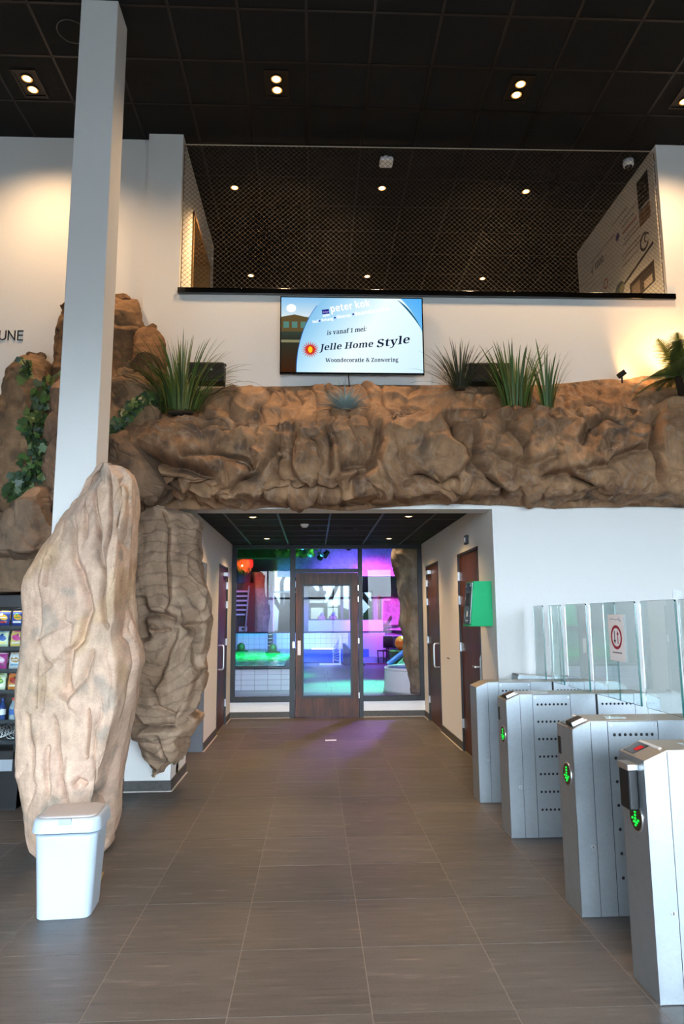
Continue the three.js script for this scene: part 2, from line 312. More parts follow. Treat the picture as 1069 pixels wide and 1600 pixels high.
function sideDoor(name, label, x, zc, ry, w, h, flip, opts) {
  const d = structureGroup(name, label, [x, 0, zc], ry), s = flip ? -1 : 1;     // local x along the wall, local z into the corridor
  part(d, 'door_leaf', box(-w / 2 + 0.03, w / 2 - 0.03, 0.01, h - 0.03, -0.06, -0.012, 0.002), M.wood);
  part(d, 'door_frame', [box(-w / 2, -w / 2 + 0.03, 0, h, -0.1, 0.008), box(w / 2 - 0.03, w / 2, 0, h, -0.1, 0.008), box(-w / 2, w / 2, h - 0.03, h, -0.1, 0.008)], M.darkFrame);
  for (const y of [h - 0.28, h - 0.58, 1.26, 0.33]) part(d, 'hinge', box(s * (w / 2 - 0.022) - 0.022, s * (w / 2 - 0.022) + 0.022, y - 0.055, y + 0.055, -0.012, 0.014, 0.004), M.steel);
  if (opts.closer) { part(d, 'door_closer', [box(s * (w / 2 - 0.28) - 0.13, s * (w / 2 - 0.28) + 0.13, h - 0.15, h - 0.09, -0.012, 0.05, 0.006)], M.steel); part(d, 'closer_arm', [bar([s * (w / 2 - 0.25), h - 0.075, 0.03], [s * (w / 2 - 0.5), h - 0.03, 0.06], 0.008), bar([s * (w / 2 - 0.5), h - 0.03, 0.06], [s * (w / 2 - 0.3), h - 0.01, 0.02], 0.008)], M.black); }
  if (opts.pull) part(d, 'handle', tube([[-s * (w / 2 - 0.1), opts.pull - 0.17, -0.012], [-s * (w / 2 - 0.1), opts.pull - 0.17, 0.05], [-s * (w / 2 - 0.1), opts.pull - 0.14, 0.075], [-s * (w / 2 - 0.1), opts.pull + 0.14, 0.075], [-s * (w / 2 - 0.1), opts.pull + 0.17, 0.05], [-s * (w / 2 - 0.1), opts.pull + 0.17, -0.012]], 0.013, 40, 10), M.steel, 'rounded steel pull handle');
  if (opts.lever) {
    const hx = -s * (w / 2 - 0.1);
    part(d, 'handle_plate', box(hx - 0.02, hx + 0.02, opts.lever - 0.16, opts.lever + 0.1, -0.012, -0.002, 0.003), M.steel);
    part(d, 'handle', [bar([hx, opts.lever, -0.01], [hx, opts.lever, 0.05], 0.011, 10), bar([hx, opts.lever, 0.048], [hx + s * 0.13, opts.lever, 0.05], 0.01, 10)], M.steel, 'steel lever handle');
    part(d, 'strike_plate', box(-s * (w / 2 - 0.015) - 0.012, -s * (w / 2 - 0.015) + 0.012, opts.lever - 0.17, opts.lever + 0.13, 0.006, 0.011), M.steel);
  }
  return d;
}
sideDoor('door_3', 'far brown door in the right corridor wall with a pull handle', XR, -10.775, -Math.PI / 2, 1.11, 2.45, true, { closer: 1, pull: 1.07 });
sideDoor('door_4', 'near brown door in the right corridor wall beside the green box', XR, -8.255, -Math.PI / 2, 1.11, 2.42, true, { lever: 1.08 });
sideDoor('door_5', 'brown door in the left corridor wall with a pull handle', XL, -10.68, Math.PI / 2, 1.02, 2.42, false, { closer: 1, pull: 1.07 });

// white column that stands behind the tall rock
struct('column', box(-2.005, -1.69, 0, CE, -5.64, -5.34, 0.008), M.wall, 'square white column rising behind the tall rock to the ceiling');

// ------------------------------------------------------------------ artificial rocks
const rockMat = std({ map: rockMap, vertexColors: true, roughness: 0.9, bumpMap: rockBump, bumpScale: 0.006 });
function creaser(list) {               // grooves and steps along traced cracks: [width, depth, step, [x, y], [x, y] ...]
  const items = list.map(([w, d, s, ...pts]) => ({ w, d, s, pts, box: [Math.min(...pts.map(p => p[0])) - 0.35, Math.max(...pts.map(p => p[0])) + 0.35, Math.min(...pts.map(p => p[1])) - 0.35, Math.max(...pts.map(p => p[1])) + 0.35] }));
  return (x, y) => {
    let sum = 0;
    for (const c of items) {
      if (x < c.box[0] || x > c.box[1] || y < c.box[2] || y > c.box[3]) continue;
      let best = 1e9, side = 1, end = 1;
      for (let i = 0; i + 1 < c.pts.length; i++) {
        const [ax, ay] = c.pts[i], [bx, by] = c.pts[i + 1], dx = bx - ax, dy = by - ay, L = dx * dx + dy * dy, t0 = ((x - ax) * dx + (y - ay) * dy) / L, t = clamp(t0);
        const px = x - ax - dx * t, py = y - ay - dy * t, q = Math.hypot(px, py);
        if (q < best) { best = q; side = dx * py - dy * px > 0 ? 1 : -1; const k = (i + t) / (c.pts.length - 1); end = smooth(0, 0.12, k) * smooth(1, 0.88, k); }
      }
      sum -= 1.25 * c.d * end * Math.exp(-((best / c.w) ** 2));
      sum += 1.7 * c.s * end * side * Math.exp(-best / (c.w * 4)) * Math.min(1, best / (c.w * 0.35));
    }
    return sum;
  };
}
// a rock lofted through closed cross-sections: rows are [t, [[a, z] ...]] along y (a = x) or along x (a = y)
function rock({ axis, rows, nu, nv, disp, tint }) {
  const loops = rows.map(([t, pts]) => { const c = new THREE.CatmullRomCurve3(pts.map(p => new THREE.Vector3(p[0], p[1], 0)), true, 'catmullrom', 0.35); return [t, Array.from({ length: nu }, (_, i) => c.getPoint(i / nu))]; });
  const pos = [], V = nv + 5;
  const sec = v => { let k = 0; while (k < loops.length - 2 && v > loops[k + 1][0]) k++; const [t0, A] = loops[k], [t1, B] = loops[k + 1]; const f = clamp((v - t0) / (t1 - t0)); return A.map((p, i) => [lerp(p.x, B[i].x, f), lerp(p.y, B[i].y, f)]); };
  const T0 = loops[0][0], T1 = loops[loops.length - 1][0];
  for (let j = -2; j <= nv + 2; j++) {
    const v = lerp(T0, T1, clamp(j / nv)); let s = sec(v);
    if (j < 0 || j > nv) { const cx = s.reduce((a, p) => a + p[0], 0) / nu, cz = s.reduce((a, p) => a + p[1], 0) / nu, k = j === -2 || j === nv + 2 ? 0.02 : 0.9; s = s.map(p => [lerp(cx, p[0], k), lerp(cz, p[1], k)]); }
    for (const [a, z] of s) axis === 'y' ? pos.push(a, v, z) : pos.push(v, a, z);
  }
  const idx = [];
  for (let j = 0; j + 1 < V; j++) for (let i = 0; i < nu; i++) { const a = j * nu + i, b = j * nu + (i + 1) % nu; idx.push(a, b, a + nu, b, b + nu, a + nu); }
  let vol = 0; const q = i => [pos[3 * i], pos[3 * i + 1], pos[3 * i + 2]];
  for (let i = 0; i < idx.length; i += 3) { const [a, b, c] = [q(idx[i]), q(idx[i + 1]), q(idx[i + 2])]; vol += a[0] * (b[1] * c[2] - b[2] * c[1]) + a[1] * (b[2] * c[0] - b[0] * c[2]) + a[2] * (b[0] * c[1] - b[1] * c[0]); }
  if (vol < 0) for (let i = 0; i < idx.length; i += 3) [idx[i], idx[i + 1]] = [idx[i + 1], idx[i]];
  const g = new THREE.BufferGeometry(); g.setIndex(idx); g.setAttribute('position', new THREE.Float32BufferAttribute(pos, 3)); g.computeVertexNormals();
  const P = g.attributes.position, N = g.attributes.normal, uv = new Float32Array(P.count * 2), col = new Float32Array(P.count * 3);
  for (let i = 0; i < P.count; i++) {
    const x = P.getX(i), y = P.getY(i), z = P.getZ(i), nx = N.getX(i), ny = N.getY(i), nz = N.getZ(i);
    col.set(tint(x, y, z, nx, ny, nz), 3 * i); uv[2 * i] = x + 0.7 * z; uv[2 * i + 1] = y + 0.35 * z;
    const d = disp(x, y, z, nx, ny, nz); P.setXYZ(i, x + nx * d, y + ny * d, z + nz * d);
  }
  g.setAttribute('uv', new THREE.BufferAttribute(uv, 2)); g.setAttribute('color', new THREE.BufferAttribute(col, 3));
  g.computeVertexNormals();
  return g;
}
function outline(L, R, n) {            // left and right traced edges (top to bottom) resampled to n levels
  const at = (E, y) => { for (let i = 0; i + 1 < E.length; i++) { const [x0, y0] = E[i], [x1, y1] = E[i + 1]; if ((y <= y0 && y >= y1) || (y >= y0 && y <= y1)) return Math.abs(y1 - y0) < 1e-6 ? x1 : lerp(x0, x1, (y - y0) / (y1 - y0)); } return y > E[0][1] ? E[0][0] : E[E.length - 1][0]; };
  const top = Math.min(L[0][1], R[0][1]), bot = Math.max(L[L.length - 1][1], R[R.length - 1][1]);
  return { top, bot, rows: Array.from({ length: n }, (_, i) => { const y = lerp(bot, top, i / (n - 1)); return [y, at(L, y), at(R, y)]; }), at };
}
const ridged = (x, y, z) => { const r = 1 - Math.abs(noise(x, y, z)) * 2; return r * r * r; };
const mixc = (a, b, t) => a.map((v, i) => lerp(v, b[i], clamp(t)));

// tall pale rock in front of the column
const crack = (w, p) => (1 - Math.abs(Math.sin(w))) ** p;       // sharp valleys along a warped family of lines
const slabGeo = (() => {
  const L = [[-1.622, 2.817], [-1.723, 2.681], [-1.848, 2.489], [-1.945, 2.323], [-2.011, 2.187], [-2.064, 2.052], [-2.115, 1.942], [-2.128, 1.859], [-2.105, 1.636], [-2.103, 1.456], [-2.12, 1.229], [-2.106, 0.837], [-2.092, 0.576], [-2.053, 0.449], [-2.029, 0.268], [-2.013, 0.156], [-1.971, 0.032], [-1.9, 0.0]];
  const R = [[-1.417, 2.781], [-1.39, 2.702], [-1.374, 2.433], [-1.365, 2.077], [-1.345, 1.663], [-1.299, 1.441], [-1.28, 1.308], [-1.312, 1.186], [-1.32, 1.019], [-1.337, 0.881], [-1.371, 0.705], [-1.399, 0.505], [-1.411, 0.375], [-1.414, 0.23], [-1.451, 0.061], [-1.5, 0.0]];
  const ridge = [[-1.54, 2.795], [-1.393, 2.591], [-1.354, 2.31], [-1.363, 2.074], [-1.362, 1.829], [-1.405, 1.561], [-1.368, 1.218], [-1.352, 1.044], [-1.379, 0.857], [-1.435, 0.642], [-1.485, 0.418], [-1.467, 0.221], [-1.55, 0]];
  const top = [[-1.622, 2.817], [-1.571, 2.817]], o = outline(L, R, 46), rows = [];
  const yTop = L[0][1];
  for (let i = 0; i < 46; i++) {
    const y = lerp(0, yTop, i / 45), xl = o.at(L, y), xr = Math.max(o.at(R, y) - 0.9 * Math.max(0, y - R[0][1]) * 2.2, xl + 0.05), w = xr - xl, xg = clamp(o.at(ridge, y), xl + 0.5 * w, xr - 0.06 * w);
    const up = smooth(1.9, 2.8, y), zf = lerp(-4.95, -5.16, up) - 0.05 * smooth(0.5, 0, y), zc = -5.3, zb = -5.52;
    rows.push([y, [[xl, zc + 0.04], [xl + 0.05 * w, zf - 0.1], [lerp(xl, xg, 0.35), zf - 0.01], [lerp(xl, xg, 0.8), zf + 0.01], [xg, zf], [lerp(xg, xr, 0.5), lerp(zf, zc, 0.55)], [xr, zc + 0.02], [xr - 0.06 * w, zb], [xl + 0.3 * w, zb]]]);
  }
  const cr = creaser([
    [0.022, 0.05, 0.012, [-1.81, 2.44], [-1.684, 2.089], [-1.619, 1.952], [-1.566, 1.695], [-1.61, 1.5], [-1.682, 1.426], [-1.695, 1.165], [-1.753, 1.105]],
    [0.018, 0.045, 0.01, [-1.581, 2.403], [-1.534, 2.157], [-1.478, 2.006], [-1.475, 1.847], [-1.466, 1.637], [-1.409, 1.561]],
    [0.012, 0.03, -0.008, [-1.905, 2.108], [-1.901, 1.967], [-1.903, 1.845]],
    [0.014, 0.03, 0.01, [-1.942, 1.371], [-1.922, 1.167], [-1.901, 1.033]],
    [0.01, 0.02, -0.006, [-1.863, 1.37], [-1.862, 1.192], [-1.855, 0.99]],
    [0.026, 0.045, 0.02, [-1.969, 1.021], [-1.949, 0.894], [-1.919, 0.762], [-1.901, 0.666], [-1.911, 0.553]],
    [0.02, 0.03, 0.02, [-1.778, 1.019], [-1.721, 0.747], [-1.681, 0.575], [-1.65, 0.38]],
    [0.012, 0.025, 0.006, [-1.801, 0.807], [-1.801, 0.639], [-1.793, 0.431]],
    [0.014, 0.03, 0.014, [-1.528, 1.059], [-1.527, 0.846], [-1.533, 0.698]],
    [0.014, 0.045, 0.01, [-1.555, 2.779], [-1.486, 2.515], [-1.463, 2.291], [-1.48, 2.171], [-1.468, 1.893]],
    [0.012, 0.03, 0.006, [-1.662, 2.667], [-1.58, 2.38], [-1.55, 2.217]],
    [0.01, 0.03, 0.006, [-1.449, 2.73], [-1.4, 2.534], [-1.41, 2.338], [-1.365, 2.111]],
    [0.01, 0.025, 0.006, [-1.721, 2.628], [-1.669, 2.426], [-1.621, 2.181]],
    [0.009, 0.02, 0.005, [-1.759, 2.403], [-1.713, 2.218], [-1.67, 2.08]],
    [0.03, 0.02, 0.03, [-1.923, 1.498], [-1.864, 1.388], [-1.791, 1.322]],
    [0.03, 0.03, -0.02, [-1.725, 1.083], [-1.65, 1.147], [-1.558, 1.232], [-1.524, 1.451]],
    [0.016, 0.03, 0.01, [-1.619, 0.532], [-1.579, 0.594], [-1.517, 0.543]],
  ]);
  return rock({ axis: 'y', rows, nu: 290, nv: 400,
    disp: (x, y, z, nx, ny, nz) => {
      const wx = x + 0.02 * noise(x * 9, y * 5, z * 9), wy = y + 0.03 * noise(x * 7 + 5, y * 4, z);
      const flute = smooth(1.7, 2.6, y) * 0.014 * ridged(x * 9, y * 0.7, 3);
      const front = smooth(-0.2, 0.35, nz);
      const side = 1 - front;
      return 0.045 * fbm(x * 2.2, y * 1.3, z * 2.2, 3) - 0.018 * Math.max(0, ridged(x * 4 + 0.6 * fbm(x * 3, y * 3, 0, 3), y * 1.1, z * 3)) + 0.005 * fbm(x * 14, y * 7, z * 14, 3) - 0.03 * crack(x * 11 + 5 * fbm(x * 1.6, y * 0.9, 2, 4), 9) * smooth(-0.1, 0.25, fbm(x * 2 + 4, y * 1.3, 5, 3)) - 0.016 * crack(x * 19 + 1.2 * y + 6 * fbm(x * 2, y * 1.4, 8, 4), 7) * smooth(0, 0.3, fbm(x * 3, y * 1.7, 11, 3)) - flute + front * cr(wx, wy) + side * 0.02 * fbm(x * 5, y * 4 - 5 * z, z * 5, 3);
    },
    tint: (x, y, z, nx, ny, nz) => {
      const n = fbm(x * 2.5, y * 1.8, z * 2.5, 4), m = fbm(x * 5 + 9, y * 4, z * 5, 3);
      let c = mixc([0.70, 0.52, 0.385], [0.74, 0.52, 0.40], n * 2 + 0.5);
      c = mixc(c, [0.42, 0.36, 0.30], smooth(0.1, 0.35, m) * 0.75);
      c = mixc(c, [0.44, 0.34, 0.265], smooth(2.0, 2.6, y + 0.6 * n) * smooth(-0.15, 0.2, fbm(x * 7, y * 0.8, 3, 3)) * 0.8);
      c = mixc(c, [0.66, 0.45, 0.26], smooth(0.12, 0.3, fbm(x * 3 + 20, y * 2, z, 3)) * 0.6);
      return c;
    } });
})();
const slabRock = solo('tall_rock', slabGeo, rockMat, 'tall pale sandstone coloured rock standing in front of the white column', 'rock');

// brown rock hanging on the pillar at the left of the corridor opening
const hangGeo = (() => {
  const L = [[-1.692, 2.721], [-1.815, 2.631], [-1.861, 2.369], [-1.84, 1.68], [-1.805, 0.951], [-1.757, 0.641], [-1.679, 0.511], [-1.625, 0.353], [-1.572, 0.207], [-1.546, 0.143]];
  const R = [[-1.469, 2.742], [-1.289, 2.696], [-1.179, 2.631], [-1.164, 2.527], [-1.185, 2.385], [-1.169, 2.219], [-1.094, 2.002], [-1.027, 1.813], [-1.035, 1.619], [-1.062, 1.451], [-1.094, 1.224], [-1.055, 1.12], [-1.082, 0.95], [-1.128, 0.842], [-1.211, 0.699], [-1.124, 0.668], [-1.134, 0.591], [-1.23, 0.52], [-1.239, 0.391], [-1.301, 0.239], [-1.391, 0.211], [-1.521, 0.131]];
  const ridge = [[-1.453, 2.703], [-1.368, 2.509], [-1.375, 2.156], [-1.342, 1.845], [-1.256, 1.603], [-1.174, 1.436], [-1.149, 0.965], [-1.248, 0.676], [-1.298, 0.392], [-1.478, 0.186]];
  const o = outline(L, R, 50), rows = o.rows.map(([y, xl, xr]) => {
    const w = Math.max(0.03, xr - xl), xg = clamp(o.at(ridge, y), xl + 0.4 * w, xr - 0.12 * w), k = smooth(o.bot, o.bot + 0.35, y) * 0.75 + 0.25, zf = -6.98 + 0.32 * k;
    return [y, [[xl, -6.97], [xl + 0.12 * w, lerp(-6.98, zf, 0.75)], [lerp(xl, xg, 0.5), zf], [xg - 0.06 * w, zf + 0.015], [xg + 0.04 * w, zf - 0.02], [lerp(xg, xr, 0.6), lerp(zf, -6.98, 0.6)], [xr, -7.0], [xr - 0.03 * w, -7.25 - 0.15 * k], [Math.max(xr - 0.45 * w, Math.min(xr - 0.05, XL - 0.02)), -7.3], [xl + 0.3 * w, -7.05]]];
  });
  const cr = creaser([
    [0.03, 0.02, 0.03, [-1.453, 2.696], [-1.368, 2.509], [-1.375, 2.156], [-1.342, 1.845], [-1.438, 1.647]],
    [0.05, 0.16, 0, [-1.68, 1.859], [-1.656, 1.708], [-1.633, 1.558], [-1.61, 1.421]],
    [0.03, 0.07, -0.03, [-1.625, 1.678], [-1.505, 1.665], [-1.378, 1.652], [-1.256, 1.603], [-1.044, 1.536]],
    [0.02, 0.04, 0.02, [-1.256, 1.591], [-1.306, 1.437], [-1.372, 1.26], [-1.426, 1.084], [-1.551, 0.94]],
    [0.02, 0.04, 0.03, [-1.074, 1.614], [-1.112, 1.432], [-1.089, 1.251], [-1.063, 1.161]],
    [0.022, 0.07, -0.03, [-1.729, 0.665], [-1.599, 0.635], [-1.47, 0.639], [-1.306, 0.643], [-1.153, 0.664]],
    [0.02, 0.04, -0.02, [-1.586, 1.086], [-1.459, 0.823], [-1.279, 0.746], [-1.135, 0.877]],
    [0.018, 0.035, 0.015, [-1.548, 1.528], [-1.44, 1.527], [-1.333, 1.544]],
    [0.016, 0.03, 0.012, [-1.719, 1.322], [-1.638, 1.38], [-1.56, 1.528]],
    [0.016, 0.04, 0.012, [-1.445, 0.593], [-1.405, 0.45], [-1.343, 0.308]],
    [0.02, 0.05, 0.02, [-1.751, 1.679], [-1.718, 1.44], [-1.718, 1.145]],
  ]);
  const strata = (x, y, z) => { const d = Math.hypot((x + 1.5) * 1.1, y - 1.55) + 0.08 * fbm(x * 2, y * 2, z * 2, 3); return d; };
  return rock({ axis: 'y', rows, nu: 230, nv: 300,
    disp: (x, y, z, nx, ny, nz) => {
      const s = strata(x, y, z), lines = Math.abs(Math.sin(s * 55 + 5 * noise(x * 3, y * 3, 2))) ** 0.5 * 0.004 * (0.4 + smooth(-0.1, 0.3, fbm(x * 3, y * 3, 4, 2)));
      return 0.06 * fbm(x * 2.4, y * 2.1, z * 2.4, 4) + 0.035 * ridged(x * 3 + fbm(x * 2, y * 2, 0, 3), y * 2.2, z * 2.5) - 0.02 + lines + 0.006 * fbm(x * 15, y * 15, z * 15, 2) - 0.022 * crack(s * 9 + 3 * fbm(x * 2, y * 2, 3, 3), 5) + smooth(-0.1, 0.4, nz) * cr(x + 0.015 * noise(x * 9, y * 9, 1), y + 0.015 * noise(x * 9, y * 9, 7));
    },
    tint: (x, y, z, nx) => {
      const s = strata(x, y, z), n = fbm(x * 2.5 + 3, y * 2.5, z * 2.5, 4);
      let c = mixc([0.40, 0.265, 0.17], [0.56, 0.40, 0.28], n * 2 + 0.5);
      c = mixc(c, [0.12, 0.08, 0.055], smooth(0.82, 1, Math.sin(s * 62 + 8 * n)) * 0.4 + smooth(0.1, 0.35, fbm(x * 4, y * 4, 8, 3)) * 0.4);
      return c;
    } });
})();
const hangRock = solo('hanging_rock', hangGeo, rockMat, 'brown layered rock hanging on the white pillar at the corridor opening', 'rock');

// long rock ledge across the wall above the opening
const ledgeGeo = (() => {
  const topBack = [[-2.3, 3.5], [-2.031, 3.69], [-1.807, 3.76], [-1.505, 3.884], [-0.995, 3.991], [-0.334, 4.003], [0.467, 4.023], [1.411, 4.03], [1.956, 4.055], [2.433, 4.03], [2.883, 4.083], [3.127, 4.113], [3.299, 4.093], [3.546, 4.145], [3.954, 4.106], [5.2, 4.05]];
  const lip = [[-2.3, 3.3], [-1.892, 3.431], [-1.703, 3.513], [-1.391, 3.559], [-0.98, 3.593], [-0.645, 3.582], [-0.491, 3.514], [-0.308, 3.553], [0.06, 3.542], [0.43, 3.557], [0.741, 3.622], [1.241, 3.651], [1.68, 3.667], [2.25, 3.696], [2.886, 3.681], [3.402, 3.736], [5.2, 3.8]];
  const bot = [[-2.3, 2.6], [-1.979, 2.644], [-1.678, 2.644], [-1.396, 2.724], [-0.983, 2.731], [-0.555, 2.749], [-0.063, 2.743], [0.339, 2.706], [0.681, 2.744], [1.307, 2.788], [1.937, 2.77], [2.57, 2.738], [3.211, 2.757], [3.655, 2.758], [5.2, 2.7]];
  const at = (E, x) => { for (let i = 0; i + 1 < E.length; i++) if (x <= E[i + 1][0]) return lerp(E[i][1], E[i + 1][1], clamp((x - E[i][0]) / (E[i + 1][0] - E[i][0]))); return E[E.length - 1][1]; };
  const rows = [];
  for (let i = 0; i <= 60; i++) {
    const x = lerp(-2.15, 5.1, i / 60), t = at(topBack, x), l = at(lip, x), b = at(bot, x), k = smooth(-2.15, -1.85, x) * 0.5 + 0.5;
    const zf = lerp(-6.75, -6.42, k) + 0.06 * Math.sin(x * 2.1) + 0.04 * Math.sin(x * 4.7 + 1), zl = zf - 0.05;
    rows.push([x, [[b + 0.03, -7.015], [b, -6.8], [b + 0.03, lerp(-6.7, zf, 0.55)], [lerp(b, l, 0.22), zf], [lerp(b, l, 0.55), zf + 0.03], [lerp(b, l, 0.85), zf], [l, zl - 0.03], [l - 0.02, zl - 0.13], [lerp(l, t, 0.5), -6.78], [t, -6.92], [t - 0.01, -7.015], [lerp(b, t, 0.5), -7.015]]]);
  }
  const cr = creaser([
    [0.05, 0.10, -0.05, [-1.26, 3.123], [-1.142, 3.161], [-0.976, 3.18], [-0.76, 3.15], [-0.645, 3.094], [-0.596, 3.033]],
    [0.03, 0.06, 0.03, [-0.807, 2.807], [-0.766, 2.837], [-0.613, 2.984], [-0.489, 3.113], [-0.401, 3.281], [-0.347, 3.443]],
    [0.05, 0.13, 0.06, [-1.706, 3.294], [-1.529, 3.165], [-1.385, 3.105], [-1.115, 3.032], [-0.893, 2.959]],
    [0.05, 0.12, -0.05, [-1.696, 2.878], [-1.432, 2.903], [-1.312, 2.867], [-1.415, 2.764], [-1.551, 2.62]],
    [0.03, 0.04, -0.03, [-0.893, 2.953], [-1.017, 2.879], [-1.128, 2.843], [-1.319, 2.71]],
    [0.035, 0.07, -0.02, [-1.11, 3.435], [-1.008, 3.498], [-0.888, 3.543], [-0.724, 3.576]],
    [0.03, 0.05, -0.02, [-0.886, 3.436], [-0.783, 3.487], [-0.626, 3.538]],
    [0.035, 0.07, 0.045, [0.649, 3.575], [0.67, 3.354], [0.63, 3.154], [0.513, 3.011], [0.409, 2.918], [0.359, 2.735]],
    [0.05, 0.09, -0.04, [1.176, 3.661], [1.29, 3.515], [1.389, 3.332], [1.537, 3.132], [1.475, 2.951]],
    [0.03, 0.06, 0.035, [1.614, 3.549], [1.624, 3.157], [1.744, 2.908], [1.964, 2.736]],
    [0.035, 0.08, 0.05, [2.197, 2.971], [2.336, 3.021], [2.467, 3.034], [2.556, 2.947], [2.644, 2.872], [2.905, 2.773]],
    [0.03, 0.06, 0.035, [2.467, 3.034], [2.668, 3.06], [2.821, 3.104], [3.111, 3.225], [3.316, 3.258]],
    [0.03, 0.07, 0.03, [3.417, 3.675], [3.356, 3.462], [3.324, 3.289], [3.354, 3.099], [3.364, 2.824]],
    [0.03, 0.06, -0.03, [0.228, 3.01], [0.331, 3.023], [0.422, 3.054], [0.617, 3.092]],
    [0.03, 0.05, 0.03, [-0.123, 3.507], [-0.213, 3.288], [-0.23, 3.071], [-0.121, 2.844]],
    [0.03, 0.05, -0.02, [-0.364, 3.225], [-0.41, 3.04], [-0.361, 2.826]],
    [0.025, 0.05, 0.02, [0.09, 3.477], [0.181, 3.227], [0.131, 2.949]],
    [0.04, 0.06, 0.03, [0.908, 3.012], [1.21, 2.889], [1.309, 2.932], [1.394, 2.908]],
    [0.03, 0.05, 0.02, [1.914, 3.563], [2.089, 3.297], [2.109, 3.077]],
    [0.025, 0.05, -0.02, [2.892, 3.62], [2.661, 3.459], [2.555, 3.267]],
    [0.03, 0.05, 0.02, [1.775, 3.233], [1.988, 3.139], [2.205, 3.134], [2.458, 3.204]],
    [0.03, 0.06, -0.03, [-0.479, 2.765], [-0.061, 2.783], [0.299, 2.759]],
  ]);
  return rock({ axis: 'x', rows, nu: 230, nv: 620,
    disp: (x, y, z, nx, ny, nz) => {
      const q = fbm(x * 1.3, y * 1.7, z, 3), wx = x + 0.03 * noise(x * 6, y * 6, 2), wy = y + 0.03 * noise(x * 6, y * 6, 9), wall = smooth(-7.0, -6.93, z);
      const fold = ridged(x * 1.7 + 1.6 * q, y * 2.6 - 1.4 * q + x * 0.6, 1.5), fine = ridged(x * 5 + 2.4 * q, y * 4 + 3 * q, 7);
      return wall * (0.11 * fbm(x * 1.3, y * 1.7, z * 1.5, 3) + 0.05 * Math.max(0, fold) + 0.022 * Math.max(-0.2, fine) - 0.045 + 0.008 * fbm(x * 9, y * 9, z * 9, 3) - 0.05 * crack(2.6 * x + 3.4 * y * Math.sin(x * 1.3) + 5.5 * q, 5) - 0.028 * crack(6 * x - 5 * y + 9 * q + 3, 4) * smooth(-0.15, 0.2, fbm(x * 2, y * 2, 4, 2)) - 0.012 * crack(9 * y + 12 * x * (0.5 + q) + 14 * q, 3) * smooth(-0.1, 0.25, fbm(x * 1.7 + 5, y * 2, 9, 2)) + smooth(-0.35, 0.2, nz) * 1.3 * cr(wx, wy));
    },
    tint: (x, y, z) => {
      const n = fbm(x * 1.6, y * 2, z * 2, 4), m = fbm(x * 4 + 7, y * 4, z * 4, 4), q = fbm(x * 1.3, y * 1.7, z, 3);
      let c = mixc([0.28, 0.152, 0.076], [0.46, 0.27, 0.145], n * 2.2 + 0.45);
      c = mixc(c, [0.09, 0.062, 0.045], smooth(0.05, 0.4, m) * 0.8);
      c = mixc(c, [0.46, 0.33, 0.24], smooth(0.5, 0.95, ridged(x * 9 + 4 * q, y * 6 + 6 * q, 2)) * 0.45);
      return c;
    } });
})();
const ledgeRock = solo('rock_ledge', ledgeGeo, rockMat, 'long brown rock ledge along the wall below the television', 'rock');

// boulders left of the ledge, behind the column
const outcrop = thing('rock_outcrop', 'tall brown rock outcrop of stacked boulders behind the white column', 'rock');
function boulder(name, label, L, R, zf, zb, seed, base, opts = {}) {
  const o = outline(L, R, 26), rows = o.rows.map(([y, xl, xr]) => {
    const w = Math.max(0.03, xr - xl), k = Math.sqrt(clamp((o.top - y) / (opts.cap ?? 0.25))) * Math.sqrt(clamp((y - o.bot) / (opts.foot ?? 0.2))) , f = lerp(zb, zf, 0.25 + 0.75 * k) + (opts.lean ?? 0) * (y - o.bot);
    return [y, [[xl, lerp(zb, zf, 0.3)], [xl + 0.12 * w, lerp(zb, f, 0.82)], [xl + 0.4 * w, f], [xl + 0.72 * w, lerp(zb, f, 0.97)], [xl + 0.95 * w, lerp(zb, f, 0.7)], [xr, lerp(zb, zf, 0.25)], [xr - 0.1 * w, zb], [xl + 0.1 * w, zb]]];
  });
  const sl = opts.slant ?? 0;
  const g = rock({ axis: 'y', rows, nu: 120, nv: 120,
    disp: (x, y, z) => { x += seed; const t = x + sl * y; return 0.08 * fbm(t * 1.8, y * 1.6, z * 2, 4) + 0.04 * ridged(t * 3 + fbm(x * 2, y * 2, z, 3), y * (sl ? 0.8 : 2), z * 2) - 0.03 + 0.014 * fbm(t * 12, y * (sl ? 3 : 12), z * 10, 3) - 0.03 * crack(5 * t + (sl ? 0 : 3 * y) + 5 * fbm(x * 2, y * 2, z, 3), 5) - 0.012 * crack(13 * t + 4 * y + 6 * fbm(x * 3, y * 3, z, 3), 4); },
    tint: (x, y, z) => { x += seed; const n = fbm(x * 2, y * 2, z * 2, 4), m = fbm(x * 5, y * 5, z * 5 + 3, 3); return mixc(mixc(base.map((v, i) => v * [0.74, 0.68, 0.6][i]), base.map((v, i) => v * [1.08, 0.98, 0.86][i]), n * 2 + 0.3), base.map(v => v * 0.32), smooth(0.05, 0.35, m) * 0.8); } });
  return part(outcrop, 'boulder', g, rockMat, label);
}
const spire = boulder('boulder', 'tall rock spire behind the white column, reaching highest on the wall', [[-2.55, 5.041], [-2.621, 5.012], [-2.669, 4.941], [-2.696, 4.731], [-2.733, 4.571], [-2.753, 4.365], [-2.727, 3.459]], [[-1.994, 5.034], [-1.86, 4.98], [-1.785, 4.896], [-1.766, 4.742], [-1.735, 4.409], [-1.688, 3.463]], -6.78, -7.11, 3, [0.3, 0.185, 0.1]);
